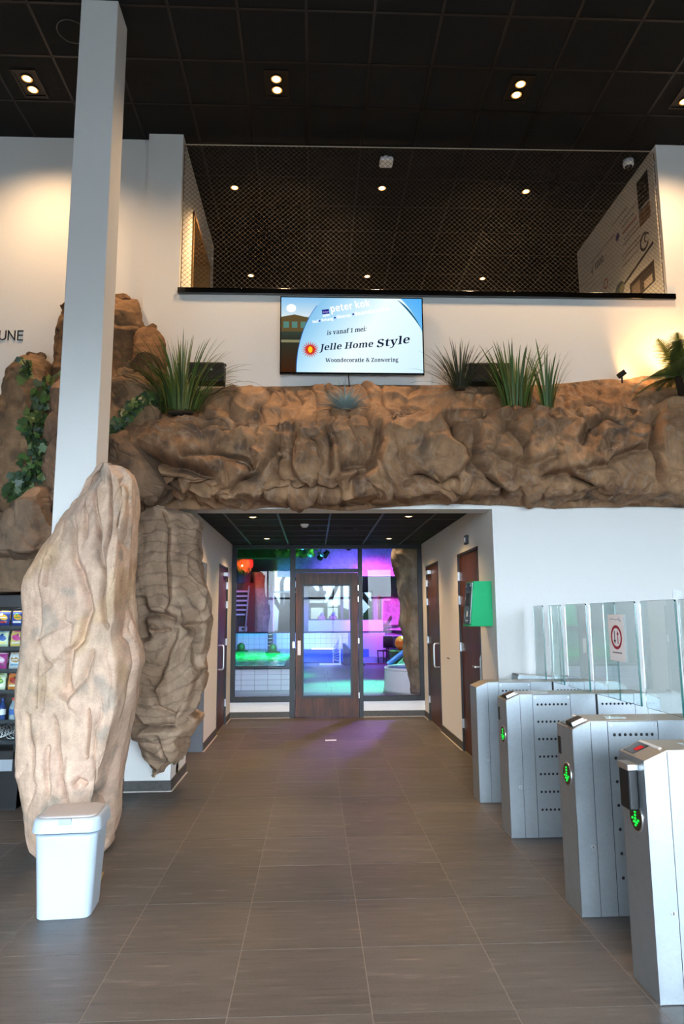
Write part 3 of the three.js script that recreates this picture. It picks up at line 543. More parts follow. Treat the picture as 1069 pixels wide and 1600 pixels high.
const shoulder = boulder('boulder', 'rounded rock shoulder between the spire and the left grass tuft', [[-1.81, 4.669], [-1.845, 4.572], [-1.87, 4.232], [-1.912, 3.698], [-1.959, 3.305]], [[-1.68, 4.643], [-1.588, 4.575], [-1.513, 4.453], [-1.5, 4.235], [-1.462, 3.833], [-1.445, 3.307]], -6.66, -7.0, 8, [0.34, 0.2, 0.105]);
const fluted = boulder('boulder', 'slanting fluted rock right of the column, above the lower ivy', [[-1.89, 4.161], [-1.997, 4.042], [-2.06, 3.78], [-2.098, 3.268]], [[-1.753, 4.162], [-1.662, 4.044], [-1.533, 3.914], [-1.45, 3.655], [-1.487, 3.27]], -6.5, -6.9, 15, [0.4, 0.27, 0.17], { slant: 0.9 });
const cornerRock = boulder('boulder', 'dark striped rock at the left end of the ledge', [[-1.733, 3.513], [-1.881, 3.456], [-1.994, 3.293], [-2.034, 2.863], [-2.02, 2.573]], [[-1.709, 3.513], [-1.677, 3.295], [-1.51, 3.14], [-1.335, 2.882], [-1.426, 2.754], [-1.639, 2.591]], -6.3, -6.95, 21, [0.27, 0.19, 0.135], { slant: 0.7, foot: 0.12 });
const leftBoulder = boulder('boulder', 'large brown boulder under the wall lettering at the left edge', [[-2.933, 4.336], [-3.016, 4.255], [-3.078, 4.069], [-3.135, 3.806], [-3.3, 3.352], [-3.371, 2.659]], [[-2.82, 4.331], [-2.73, 4.298], [-2.651, 4.232], [-2.572, 3.941], [-2.524, 3.291], [-2.526, 2.659]], -6.5, -7.1, 33, [0.36, 0.24, 0.15]);
const leaning = boulder('boulder', 'smooth slanting rock between the upper ivy and the column', [[-2.458, 4.066], [-2.581, 3.885], [-2.607, 3.491], [-2.609, 3.118], [-2.582, 2.448]], [[-2.41, 4.079], [-2.156, 3.875], [-2.066, 3.243], [-2.03, 2.448]], -6.36, -6.9, 41, [0.38, 0.26, 0.19], { slant: -0.5 });
const lowBoulder = boulder('boulder', 'grey brown boulder above the vending machine, under the ivy', [[-2.509, 2.941], [-2.673, 2.805], [-2.802, 2.687], [-2.891, 2.482], [-2.968, 2.137]], [[-2.429, 2.941], [-2.345, 2.657], [-2.246, 2.307], [-2.237, 2.135]], -6.12, -6.9, 52, [0.34, 0.25, 0.19], { foot: 0.08 });
const underRock = boulder('boulder', 'recessed brown rock band directly above the vending machine', [[-3.031, 2.378], [-3.051, 1.857]], [[-2.227, 2.377], [-2.143, 1.852]], -6.32, -6.95, 61, [0.33, 0.24, 0.17], { foot: 0.02, cap: 0.05 });
const sideRock = boulder('boulder', 'brown rock filling the gap between tall rock and pillar at floor level', [[-2.42, 0.947], [-2.428, 0.528], [-2.3, 0.01]], [[-1.776, 0.94], [-1.771, 0.341], [-1.83, 0.01]], -6.9, -7.1, 71, [0.12, 0.075, 0.05], { foot: 0.02, cap: 0.3 });

// ------------------------------------------------------------------ lamps
const bulbMat = std({ color: 0x221408, emissive: new THREE.Color().setRGB(1.0, 0.66, 0.3), emissiveIntensity: 7, roughness: 0.5 });
const reflectorMat = std({ color: 0x7a4a18, emissive: new THREE.Color().setRGB(1.0, 0.5, 0.12), emissiveIntensity: 0.75, roughness: 0.4 });
const lampSteel = std({ color: 0x2a2522, roughness: 0.4, metalness: 0.6 });
function spot(parent, x, y, z, cd, angle, pen, color = WARM, target, radius = 3) {
  const l = new THREE.SpotLight(new THREE.Color().setRGB(...color), cd, 0, angle, pen, 2); l.name = 'lamp_light'; l.position.set(x, y, z);
  l.target.position.set(...(target ?? [x, y - 1, z])); l.target.name = 'lamp_aim'; l.castShadow = true; l.shadow.radius = radius; l.shadow.mapSize.set(512, 512); parent.add(l); parent.add(l.target); return l;
}
function bulb(parent, x, y, z, r) {
  const ring = new THREE.LatheGeometry([[r * 1.02, 0.012], [r * 1.02, 0], [r * 1.35, 0.004], [r * 1.36, -0.006], [r * 1.5, -0.004], [r * 1.5, 0.012]].map(p => new THREE.Vector2(...p)), 28); ring.translate(x, y, z);
  const b = part(parent, 'lamp_ring', ring, lampSteel), d = new THREE.SphereGeometry(r, 20, 8, 0, Math.PI * 2, Math.PI / 2, Math.PI / 2); d.scale(1, 0.25, 1); d.translate(x, y + 0.002, z);
  part(parent, 'lamp_bulb', d, bulbMat); const cup = new THREE.RingGeometry(r * 0.95, r * 1.3, 28); cup.rotateX(Math.PI / 2); cup.translate(x, y - 0.0005, z); part(parent, 'lamp_reflector', cup, reflectorMat); return b;
}
for (const [x, z, l] of [[-2.833, -6.325, 'twin ceiling downlight at the far left, left of the white column'], [-0.37, -6.25, 'twin ceiling downlight above the left part of the balcony mesh'], [2.08, -6.235, 'twin ceiling downlight above the right part of the balcony mesh'], [3.86, -6.27, 'twin ceiling downlight cut by the right edge of the picture']]) {
  const t = thing('twin_downlight', l, 'downlight', [x, CE, z], 0, 'twin downlights in the hall ceiling');
  part(t, 'lamp_frame', [box(-0.12, 0.12, -0.01, 0.012, 0.16, 0.185), box(-0.12, 0.12, -0.01, 0.012, -0.185, -0.16), box(-0.12, -0.1, -0.01, 0.012, -0.16, 0.16), box(0.1, 0.12, -0.01, 0.012, -0.16, 0.16), box(-0.1, 0.1, 0, 0.008, -0.16, 0.16)], lampSteel);
  for (const s of [-0.072, 0.072]) { bulb(t, 0, -0.008, s, 0.04); spot(t, 0, -0.04, s, HALL_LAMP / 2, 1.2, 1.0, [1.0, 0.66, 0.36]); }
}
[[-0.982, -7.966, 'balcony downlight nearest the left wall, front row'], [0.853, -7.92, 'balcony downlight in the middle of the front row, below the white box'], [2.677, -7.932, 'balcony downlight on the right of the front row'], [-0.982, -10.215, 'balcony downlight on the left of the far row above the sill'], [0.843, -10.19, 'balcony downlight in the middle of the far row, above the television'], [2.677, -10.21, 'balcony downlight on the right of the far row above the sill']].forEach(([x, z, l]) => {
  const t = thing('round_downlight', l, 'downlight', [x, CE, z], 0, 'round downlights in the balcony ceiling');
  bulb(t, 0, -0.003, 0, 0.038); spot(t, 0, -0.03, 0, BALCONY_LAMP, 0.9, 0.7);
});
[[-0.745, -8.42, 'corridor downlight near the opening on the left'], [1.165, -8.37, 'corridor downlight near the opening on the right'], [-0.731, -10.8, 'corridor downlight near the glass end on the left'], [1.188, -10.82, 'corridor downlight near the glass end on the right']].forEach(([x, z, l]) => {
  const t = thing('corridor_downlight', l, 'downlight', [x, HC, z], 0, 'round downlights in the corridor ceiling');
  bulb(t, 0, -0.003, 0, 0.04); spot(t, 0, -0.03, 0, CORRIDOR_LAMP, 1.2, 0.45);
});

// ------------------------------------------------------------------ ceiling fittings
{
  const s = thing('smoke_detector', 'small white smoke detector on the corridor ceiling', 'smoke detector', [-0.121, HC, -9.12]);
  const g = new THREE.LatheGeometry([[0, -0.045], [0.03, -0.044], [0.042, -0.03], [0.05, -0.025], [0.052, 0]].map(p => new THREE.Vector2(...p)), 24); part(s, 'housing', g, M.white);
  const b = cyl(0.056, 0.056, 0.008, 24); b.translate(0, -0.004, 0); part(s, 'base', b, M.white);
  const v = thing('ceiling_grille', 'round black ventilation grille in the corridor ceiling', 'vent', [0.49, HC, -9.6]);
  part(v, 'rim', new THREE.TorusGeometry(0.1, 0.008, 8, 32).rotateX(Math.PI / 2).translate(0, -0.004, 0), M.black);
  for (const r of [0.08, 0.055, 0.03]) part(v, 'ring', new THREE.TorusGeometry(r, 0.004, 6, 28).rotateX(Math.PI / 2).translate(0, -0.004, 0), M.black);
  const c = thing('ceiling_speaker', 'round black ceiling loudspeaker with a thin rim beside the column', 'loudspeaker', [-2.2, CE, -5.68]);
  part(c, 'rim', new THREE.TorusGeometry(0.13, 0.004, 8, 40).rotateX(Math.PI / 2).translate(0, -0.003, 0), std({ color: 0x4a4542, roughness: 0.5 }));
  part(c, 'grille', new THREE.CylinderGeometry(0.128, 0.128, 0.003, 40).translate(0, -0.001, 0), M.ceilTile);
  const w = thing('access_point', 'white rounded box under the balcony ceiling, in the middle behind the mesh', 'access point', [0.845, CE, -7.33]);
  part(w, 'housing', new RoundedBoxGeometry(0.155, 0.06, 0.155, 4, 0.025).translate(0, -0.065, 0), M.white); part(w, 'mount', new THREE.CylinderGeometry(0.03, 0.03, 0.05, 16).translate(0, -0.02, 0), M.white);
  const d = thing('dome_camera', 'white dome security camera under the balcony ceiling at the right', 'camera', [3.7, CE, -7.3]);
  part(d, 'base', new THREE.LatheGeometry([[0, 0], [0.06, 0], [0.062, -0.05], [0.055, -0.075], [0, -0.075]].reverse().map(p => new THREE.Vector2(...p)), 28), M.white);
  part(d, 'dome', new THREE.SphereGeometry(0.042, 24, 12, 0, Math.PI * 2, Math.PI / 2, Math.PI / 2).translate(0, -0.075, 0), M.blackGloss); part(d, 'lens_ring', new THREE.TorusGeometry(0.046, 0.006, 8, 24).rotateX(Math.PI / 2).translate(0, -0.076, 0), M.white);
}

// ------------------------------------------------------------------ balcony mesh and mural
{
  const t = thing('wire_mesh', 'black diamond wire mesh closing the balcony opening', 'mesh fence', [0, 0, -7.05]);
  const x0 = -1.43, x1 = 3.88, y0 = 5.125, y1 = 6.845, nx = 182, ny = 31, cw = (x1 - x0) / nx, ch = (y1 - y0) / ny, r = 0.0021;
  const mw = std({ color: 0x574d46, roughness: 0.5, metalness: 0.3 });
  for (let i = 0; i <= nx; i++) {
    const pos = [], idx = [], s = i % 2;
    for (let k = 0; k <= 2 * ny; k++) {
      const up = (k + s) % 2, y = y0 + k * ch / 2, x = clamp(x0 + i * cw + (up ? 0.52 : -0.52) * cw, x0, x1), zz = (up ? 1 : -1) * 0.002;
      for (const [a, b] of [[r, 0], [-r * 0.5, r * 0.87], [-r * 0.5, -r * 0.87]]) pos.push(x + a * 1.2, y, zz + b);
      if (k) for (let m = 0; m < 3; m++) { const a = (k - 1) * 3 + m, b = (k - 1) * 3 + (m + 1) % 3; idx.push(a, b, a + 3, b, b + 3, a + 3); }
    }
    const g = new THREE.BufferGeometry(); g.setAttribute('position', new THREE.Float32BufferAttribute(pos, 3)); g.setIndex(idx); g.computeVertexNormals();
    part(t, 'wire', g, mw);
  }
  part(t, 'top_cable', bar([x0 - 0.01, y1 - 0.012, 0], [x1 + 0.01, y1 + 0.026, 0], 0.006, 8), std({ color: 0xb8aa98, roughness: 0.35, metalness: 0.6 }));
  for (const x of [x0 + 0.004, x1 - 0.004]) part(t, 'side_cable', bar([x, y0, 0], [x, y1, 0], 0.004), mw);
  for (const x of [x0 + 0.01, x1 - 0.01]) for (let k = 0; k < 6; k++) part(t, 'clip', new THREE.TorusGeometry(0.014, 0.004, 6, 12).rotateY(Math.PI / 2).translate(x, y0 + 0.1 + k * 0.3, 0.004), M.steel);
}
{
  const map = picture(1024, 844, (c, w, h) => {
    c.fillStyle = '#d9d3c8'; c.fillRect(0, 0, w, h);
    const X = z => (z + 9.38) / 2.28 * w, Y = y => (6.93 - y) / 1.87 * h;
    const quad = (z0, z1, y0, y1, f) => { c.fillStyle = f; c.fillRect(X(z0), Y(y1), X(z1) - X(z0), Y(y0) - Y(y1)); };
    quad(-7.5, -7.23, 6.42, 6.78, '#17151a'); quad(-7.5, -7.23, 6.38, 6.42, '#8d8f96'); quad(-7.5, -7.23, 6.2, 6.38, '#7a5a42');
    for (let i = 0; i < 60; i++) { c.fillStyle = ['#22262b', '#c0a890', '#4a3b33', '#0f1114'][i % 4]; c.fillRect(X(-7.5 + 0.26 * hash(i, 1, 2)), Y(6.2 + 0.57 * hash(i, 3, 4)), 10, 7); }
    c.strokeStyle = '#1d1b22'; c.lineWidth = 14; c.beginPath(); c.arc(X(-7.42), Y(5.98), 42, 0.4, 5.4); c.stroke(); c.lineWidth = 9; c.beginPath(); c.arc(X(-7.36), Y(6.0), 22, 2, 6); c.stroke();
    c.beginPath(); c.lineWidth = 16; c.moveTo(X(-8.1), Y(5.72)); c.quadraticCurveTo(X(-7.7), Y(5.78), X(-7.22), Y(5.86)); c.stroke();
    quad(-7.85, -7.24, 5.4, 5.66, '#3d332e'); quad(-7.8, -7.6, 5.44, 5.6, '#8b7a6a'); quad(-7.5, -7.3, 5.42, 5.52, '#c9b6a2');
    c.fillStyle = '#59656b'; c.beginPath(); c.ellipse(X(-8.12), Y(5.72), 60, 46, 0, 0, 7); c.fill(); c.fillStyle = '#8f8e6e'; c.beginPath(); c.ellipse(X(-8.06), Y(5.72), 30, 26, 0, 0, 7); c.fill();
    c.strokeStyle = '#a8352c'; c.lineWidth = 9; c.beginPath(); c.arc(X(-8.5), Y(6.0), 26, 0, 7); c.stroke();
    c.fillStyle = '#2c2730'; c.font = 'bold 60px sans-serif'; c.fillText('\u20ac 1000,-', X(-8.93), Y(6.34));
    c.fillStyle = '#46386a'; c.beginPath(); c.arc(X(-8.08), Y(6.42), 24, 0, 7); c.fill();
    c.fillStyle = '#6d5650'; for (const [z, y, l] of [[-8.9, 6.52, 0.7], [-8.2, 6.66, 0.4], [-8.0, 6.56, 0.42], [-7.95, 6.48, 0.3], [-7.9, 6.3, 0.35], [-7.95, 6.24, 0.4], [-8.0, 6.12, 0.45], [-8.0, 6.06, 0.45], [-8.0, 5.98, 0.4], [-9.2, 6.1, 0.2]]) for (let k = 0; k < l / 0.032; k++) c.fillRect(X(z + k * 0.034), Y(y), 10, 7 + 6 * hash(k, 2, Math.round(z * 100)));
    c.fillStyle = '#a04a36'; for (let k = 0; k < 9; k++) c.fillRect(X(-7.93 + k * 0.042), Y(6.4), 13, 17);
  });
  const g = new THREE.BoxGeometry(2.28, 1.87, 0.006); g.rotateY(-Math.PI / 2); g.translate(3.887, 5.995, -8.24);
  solo('wall_mural', g, std({ map, roughness: 0.6 }), 'printed advertising panel with photos and prices on the right balcony wall', 'poster');
}

// ------------------------------------------------------------------ television
{
  const t = thing('television', 'flat television showing a shop advertisement on the wall above the ledge', 'television', [0.405, 4.575, -6.93]);
  const W = 1.515, H = 0.858;
  part(t, 'body', [box(-W / 2, W / 2, -H / 2, H / 2, -0.035, -0.004, 0.008), box(-0.5, 0.5, -0.3, 0.3, -0.07, -0.03, 0.01)], M.black);
  part(t, 'bezel', [box(-W / 2, W / 2, H / 2 - 0.012, H / 2, -0.02, 0.004), box(-W / 2, W / 2, -H / 2, -H / 2 + 0.02, -0.02, 0.004), box(-W / 2, -W / 2 + 0.012, -H / 2, H / 2, -0.02, 0.004), box(W / 2 - 0.012, W / 2, -H / 2, H / 2, -0.02, 0.004)], M.blackGloss);
  const map = picture(1280, 720, (c, w, h) => {
    let g = c.createLinearGradient(0, 0, 0, h); g.addColorStop(0, '#7fb6e0'); g.addColorStop(0.25, '#c9d9e0'); g.addColorStop(0.3, '#42544a'); g.addColorStop(0.55, '#2a2f26'); g.addColorStop(1, '#3a1d0c'); c.fillStyle = g; c.fillRect(0, 0, w, h);
    c.fillStyle = '#5a4a2c'; c.beginPath(); c.moveTo(0, 190); c.lineTo(120, 165); c.lineTo(330, 215); c.lineTo(330, 330); c.lineTo(0, 330); c.fill();
    for (const x of [20, 95, 175]) { c.fillStyle = '#4f7a70'; c.fillRect(x, 235, 50, 60); }
    c.fillStyle = '#7c7a5c'; c.fillRect(0, 410, 170, 26);
    c.fillStyle = '#f3f8fb'; c.beginPath(); c.ellipse(90, 105, 45, 40, 0, 0, 7); c.fill();
    g = c.createLinearGradient(w, 0, w * 0.7, h * 0.5); g.addColorStop(0, '#4aa3e8'); g.addColorStop(1, '#9dd0ee'); c.fillStyle = g; c.fillRect(700, 0, 580, 420);
    g = c.createLinearGradient(200, 0, w, h); g.addColorStop(0, '#5fa4d6'); g.addColorStop(0.3, '#b4daee'); g.addColorStop(0.5, '#e4f3f8'); g.addColorStop(1, '#c7e6f4'); c.fillStyle = g;
    c.beginPath(); c.ellipse(740, 700, 600, 860, 0.0, 0, 7); c.fill();
    c.strokeStyle = '#1c5fb0'; c.lineWidth = 5; c.beginPath(); c.ellipse(740, 700, 603, 863, 0, 3.1, 3.95); c.stroke();
    c.fillStyle = '#175a78'; c.beginPath(); c.moveTo(1055, 10); c.quadraticCurveTo(1190, 90, 1275, 300); c.quadraticCurveTo(1190, 150, 1055, 10); c.fill();
    const fit = (s, x0, y0, x1, y1, size, font, f) => { c.save(); c.translate(x0, y0); c.rotate(Math.atan2(y1 - y0, x1 - x0)); c.font = font.replace('#', size); const w = c.measureText(s).width || 1; c.scale(Math.hypot(x1 - x0, y1 - y0) / w, 1); c.fillStyle = f; c.fillText(s, 0, 0); c.restore(); };
    const dot = (x, y, r) => { c.fillStyle = '#1d2f90'; c.beginPath(); c.arc(x, y, r, 0, 7); c.fill(); };
    c.save(); c.translate(366, 118); c.rotate(-0.14); c.fillStyle = '#241b80'; c.fillRect(0, 0, 64, 44); c.fillStyle = '#cfd8f0'; c.font = 'italic 20px serif'; c.fillText('kokpt', 6, 30); c.fillStyle = '#eef6fa'; c.fillRect(0, 50, 64, 8); c.fillRect(0, 62, 64, 6); c.restore();
    const SB = 'bold #px sans-serif', IB = 'italic bold #px serif', NB = 'bold #px serif', K = '#0d1730';
    fit('peter kok', 446, 142, 811, 76, 96, SB, '#ffffff');
    fit('Verf', 282, 250, 338, 242, 40, SB, '#ffffff'); dot(346, 226, 8); fit('Behang', 364, 232, 470, 216, 38, SB, '#ffffff'); dot(486, 193, 9); fit('Vloeren', 503, 202, 634, 180, 42, SB, '#ffffff'); dot(652, 157, 9); fit('Raamdecoratie', 670, 172, 991, 112, 50, SB, '#ffffff');
    fit('is vanaf 1 mei:', 410, 361, 773, 318, 60, IB, K);
    fit('Jelle Home', 350, 512, 830, 470, 84, IB, K); fit('Style', 858, 478, 1165, 428, 104, IB, K);
    fit('Woondecoratie & Zonwering', 398, 622, 1058, 612, 54, NB, K);
    c.save(); c.translate(262, 503); for (let k = 0; k < 20; k++) { c.save(); c.rotate(k * Math.PI / 10); c.fillStyle = '#c2301f'; c.beginPath(); c.moveTo(-9, -26); c.quadraticCurveTo(-2, -56, 7, -84); c.quadraticCurveTo(6, -50, 9, -26); c.fill(); c.restore(); } c.fillStyle = '#c2301f'; c.beginPath(); c.ellipse(0, 0, 28, 38, 0, 0, 7); c.fill(); c.fillStyle = '#f6c51e'; c.beginPath(); c.ellipse(0, 0, 20, 30, 0, 0, 7); c.fill(); c.restore();
  });
  const s = new THREE.PlaneGeometry(W - 0.024, H - 0.032); s.translate(0, 0.004, 0.0005);
  part(t, 'screen', s, phy({ color: 0x050505, emissive: 0xffffff, emissiveMap: map, emissiveIntensity: 1.05, roughness: 0.12, clearcoat: 0.5, clearcoatRoughness: 0.05 }));
  part(t, 'cable', tube([[-0.04, -0.42, -0.03], [-0.035, -0.5, -0.02], [-0.03, -0.56, -0.02]], 0.006, 10), M.black);
  const l = new THREE.RectAreaLight(0xcfe4f5, 0.9, W - 0.03, H - 0.04); l.name = 'screen_light'; l.position.set(0, 0, 0.02); l.lookAt(0.405, 4.575, 0); l.rotation.set(0, Math.PI, 0); t.add(l);
}

// ------------------------------------------------------------------ wall lettering, switch, sensors
{
  const k = M.black, h = 0.1, r = 0.008, y0 = 4.566, z = -7.12;
  const seg = (x0, ya, x1, yb) => { const dx = x1 - x0, dy = yb - ya, L = Math.hypot(dx, dy), g = new THREE.BoxGeometry(L + r, r * 1.3, 0.01); g.rotateZ(Math.atan2(dy, dx)); g.translate((x0 + x1) / 2, (ya + yb) / 2, 0.005); return g; };
  const letter = (n, x, segs) => { const t = thing('wall_letter', `thin black capital letter ${n} on the white wall at the left edge`, 'letter', [x, y0, z], 0, 'black wall letters'); part(t, 'letter_face', segs, k); };
  const arc = []; for (let i = 0; i < 8; i++) { const a = Math.PI + i * Math.PI / 8, b = a + Math.PI / 8; arc.push(seg(0.032 + 0.032 * Math.cos(a), 0.034 + 0.032 * Math.sin(a), 0.032 + 0.032 * Math.cos(b), 0.034 + 0.032 * Math.sin(b))); }
  letter('U', -3.325, [seg(0, 0.034, 0, h), seg(0.064, 0.034, 0.064, h), ...arc]);
  letter('N', -3.235, [seg(0, 0, 0, h), seg(0, h, 0.068, 0), seg(0.068, 0, 0.068, h)]);
  letter('E', -3.135, [seg(0, 0, 0, h), seg(0, 0, 0.05, 0), seg(0, h * 0.53, 0.046, h * 0.53), seg(0, h, 0.05, h)]);
  const s = thing('wall_switch', 'small white square switch plate on the wall behind the glass gates', 'switch', [3.735, 1.847, ZF]);
  part(s, 'plate', new RoundedBoxGeometry(0.1, 0.095, 0.014, 3, 0.005).translate(0, 0, 0.007), M.white); part(s, 'rocker', new RoundedBoxGeometry(0.06, 0.06, 0.008, 3, 0.003).translate(0, 0, 0.016), M.white);
  const e = thing('exit_sensor', 'small black sensor on the corridor wall above the near brown door', 'sensor', [XR, 2.545, -8.2]);
  part(e, 'housing', box(-0.035, 0, -0.055, 0.055, -0.055, 0.055, 0.008), M.black); part(e, 'lens', box(-0.04, -0.03, -0.03, 0.03, -0.03, 0.02, 0.004), M.steel);
  const k2 = thing('wall_hook', 'tiny steel hook on the corridor wall between the two right doors', 'hook', [XR, 1.07, -9.52]);
  part(k2, 'plate', new THREE.CylinderGeometry(0.015, 0.015, 0.006, 14).rotateZ(Math.PI / 2).translate(-0.003, 0, 0), M.steel); part(k2, 'peg', bar([-0.004, 0, 0], [-0.04, 0.01, 0], 0.006, 8), M.darkFrame);
  const q = thing('card_reader', 'small dark blue panel on the left corridor wall before the door', 'panel', [XL, 1.575, -9.36]);
  part(q, 'plate', box(0, 0.014, -0.1, 0.1, -0.1, 0.1, 0.004), std({ color: 0x3a3560, roughness: 0.4 })); part(q, 'display', box(0.013, 0.017, -0.03, 0.07, -0.06, 0.06, 0.002), M.blackGloss);
}
{ // green emergency cabinet
  const t = thing('emergency_cabinet', 'green wedge shaped emergency cabinet on the corridor wall beside the near brown door', 'cabinet', [XR, 1.545, -7.16]);
  const green = std({ color: 0x00a868, roughness: 0.7 }), dark = phy({ color: 0x0a4a2e, roughness: 0.2, clearcoat: 0.5 });
  const b = extrude([[0, 0], [-0.232, 0], [-0.19, 0.455], [0, 0.455]], 0.31, 0.004); b.translate(0, 0, -0.31); part(t, 'body', metricUV(b), green);
  const slope = Math.atan2(0.042, 0.455), f = new THREE.Group(); f.name = 'front_panel'; f.position.set(-0.236, 0.0, -0.155); f.rotation.set(0, 0, -slope); t.add(f);
  part(f, 'cover', box(-0.006, 0.004, 0.012, 0.447, -0.15, 0.15, 0.003), dark);
  part(f, 'window', box(-0.009, -0.004, 0.2, 0.34, -0.08, 0.08, 0.002), M.black);
  for (const [y, z] of [[0.41, -0.1], [0.41, 0.1], [0.43, -0.1], [0.43, 0.1]]) part(f, 'screw', new THREE.SphereGeometry(0.007, 8, 6).translate(-0.008, y, z), M.steel);
  part(f, 'emblem', [box(-0.0075, -0.005, 0.09, 0.15, -0.03, 0.03, 0.001), box(-0.0075, -0.005, 0.045, 0.055, -0.05, 0.05)], M.white);
  part(t, 'bottom_flange', box(-0.25, 0, -0.008, 0.002, -0.31, 0.0, 0.002), green);
}

// ------------------------------------------------------------------ turnstiles
const satin = std({ color: 0xaeb5ba, roughness: 0.48, roughnessMap: brushedRough, metalness: 0.8, map: brushed });
const satinTop = std({ color: 0xb9b4ad, roughness: 0.36, metalness: 0.9, map: brushed });
const gateGlass = phy({ color: 0xffffff, roughness: 0.0, transmission: 1, thickness: 0.012, ior: 1.5, attenuationColor: new THREE.Color().setRGB(0.18, 0.72, 0.6), attenuationDistance: 0.2 });
const edgeGlass = phy({ color: 0x0b5a54, roughness: 0.15, clearcoat: 0.5 });
const led = std({ color: 0x021a06, emissive: 0x16ff4a, emissiveIntensity: 1.0 }), redLed = std({ color: 0x1a0202, emissive: 0xff1a1a, emissiveIntensity: 0.55 });
const TD2 = 0.25, TLEN = 1.215, TH = 1.047;
const perfGeo = (() => { const holes = []; for (let r = 0; r < 7; r++) for (let k = 0; k < 8; k++) { const p = new THREE.Path(); p.absarc(0.036 + k * 0.0315, 0.2 + r * 0.128, 0.0092, 0, Math.PI * 2, true); holes.push(p); } const g = extrude([[0, 0.003], [0.29, 0.003], [0.29, 1.04], [0, 1.04]], 0.003, 0, holes); return metricUV(g); })();
const coreGeo = (() => { const g = extrude([[0.003, 0.0], [TLEN - 0.003, 0.0], [TLEN - 0.003, 0.997], [TLEN - 0.112, TH - 0.004], [0.112, TH - 0.004], [0.003, 0.997]], TD2 - 0.012); g.translate(0, 0, -TD2 + 0.006); return metricUV(g); })();
const plate = (x0, x1, ya, yb) => metricUV(extrude([[x0, 0.003], [x1, 0.003], [x1, yb], [x0, ya]], 0.003));
const panelGeos = [plate(0.0, 0.107, 1.0, 1.043), plate(0.11, 0.205, 1.043, 1.043), null, plate(0.503, 0.697, 1.043, 1.043), null, plate(1.01, 1.105, 1.043, 1.043), plate(1.108, 1.215, 1.043, 1.0)];
const endGeo = box(0.0, 0.004, 0.0, 1.0, -TD2, 0.0), topGeo = [box(0.109, 0.692, TH - 0.004, TH, -TD2 - 0.002, 0.004, 0.0015), box(0.712, TLEN - 0.109, TH - 0.004, TH, -TD2 - 0.002, 0.004, 0.0015), box(0.697, 0.707, TH - 0.006, TH - 0.001, -TD2, 0.0)];
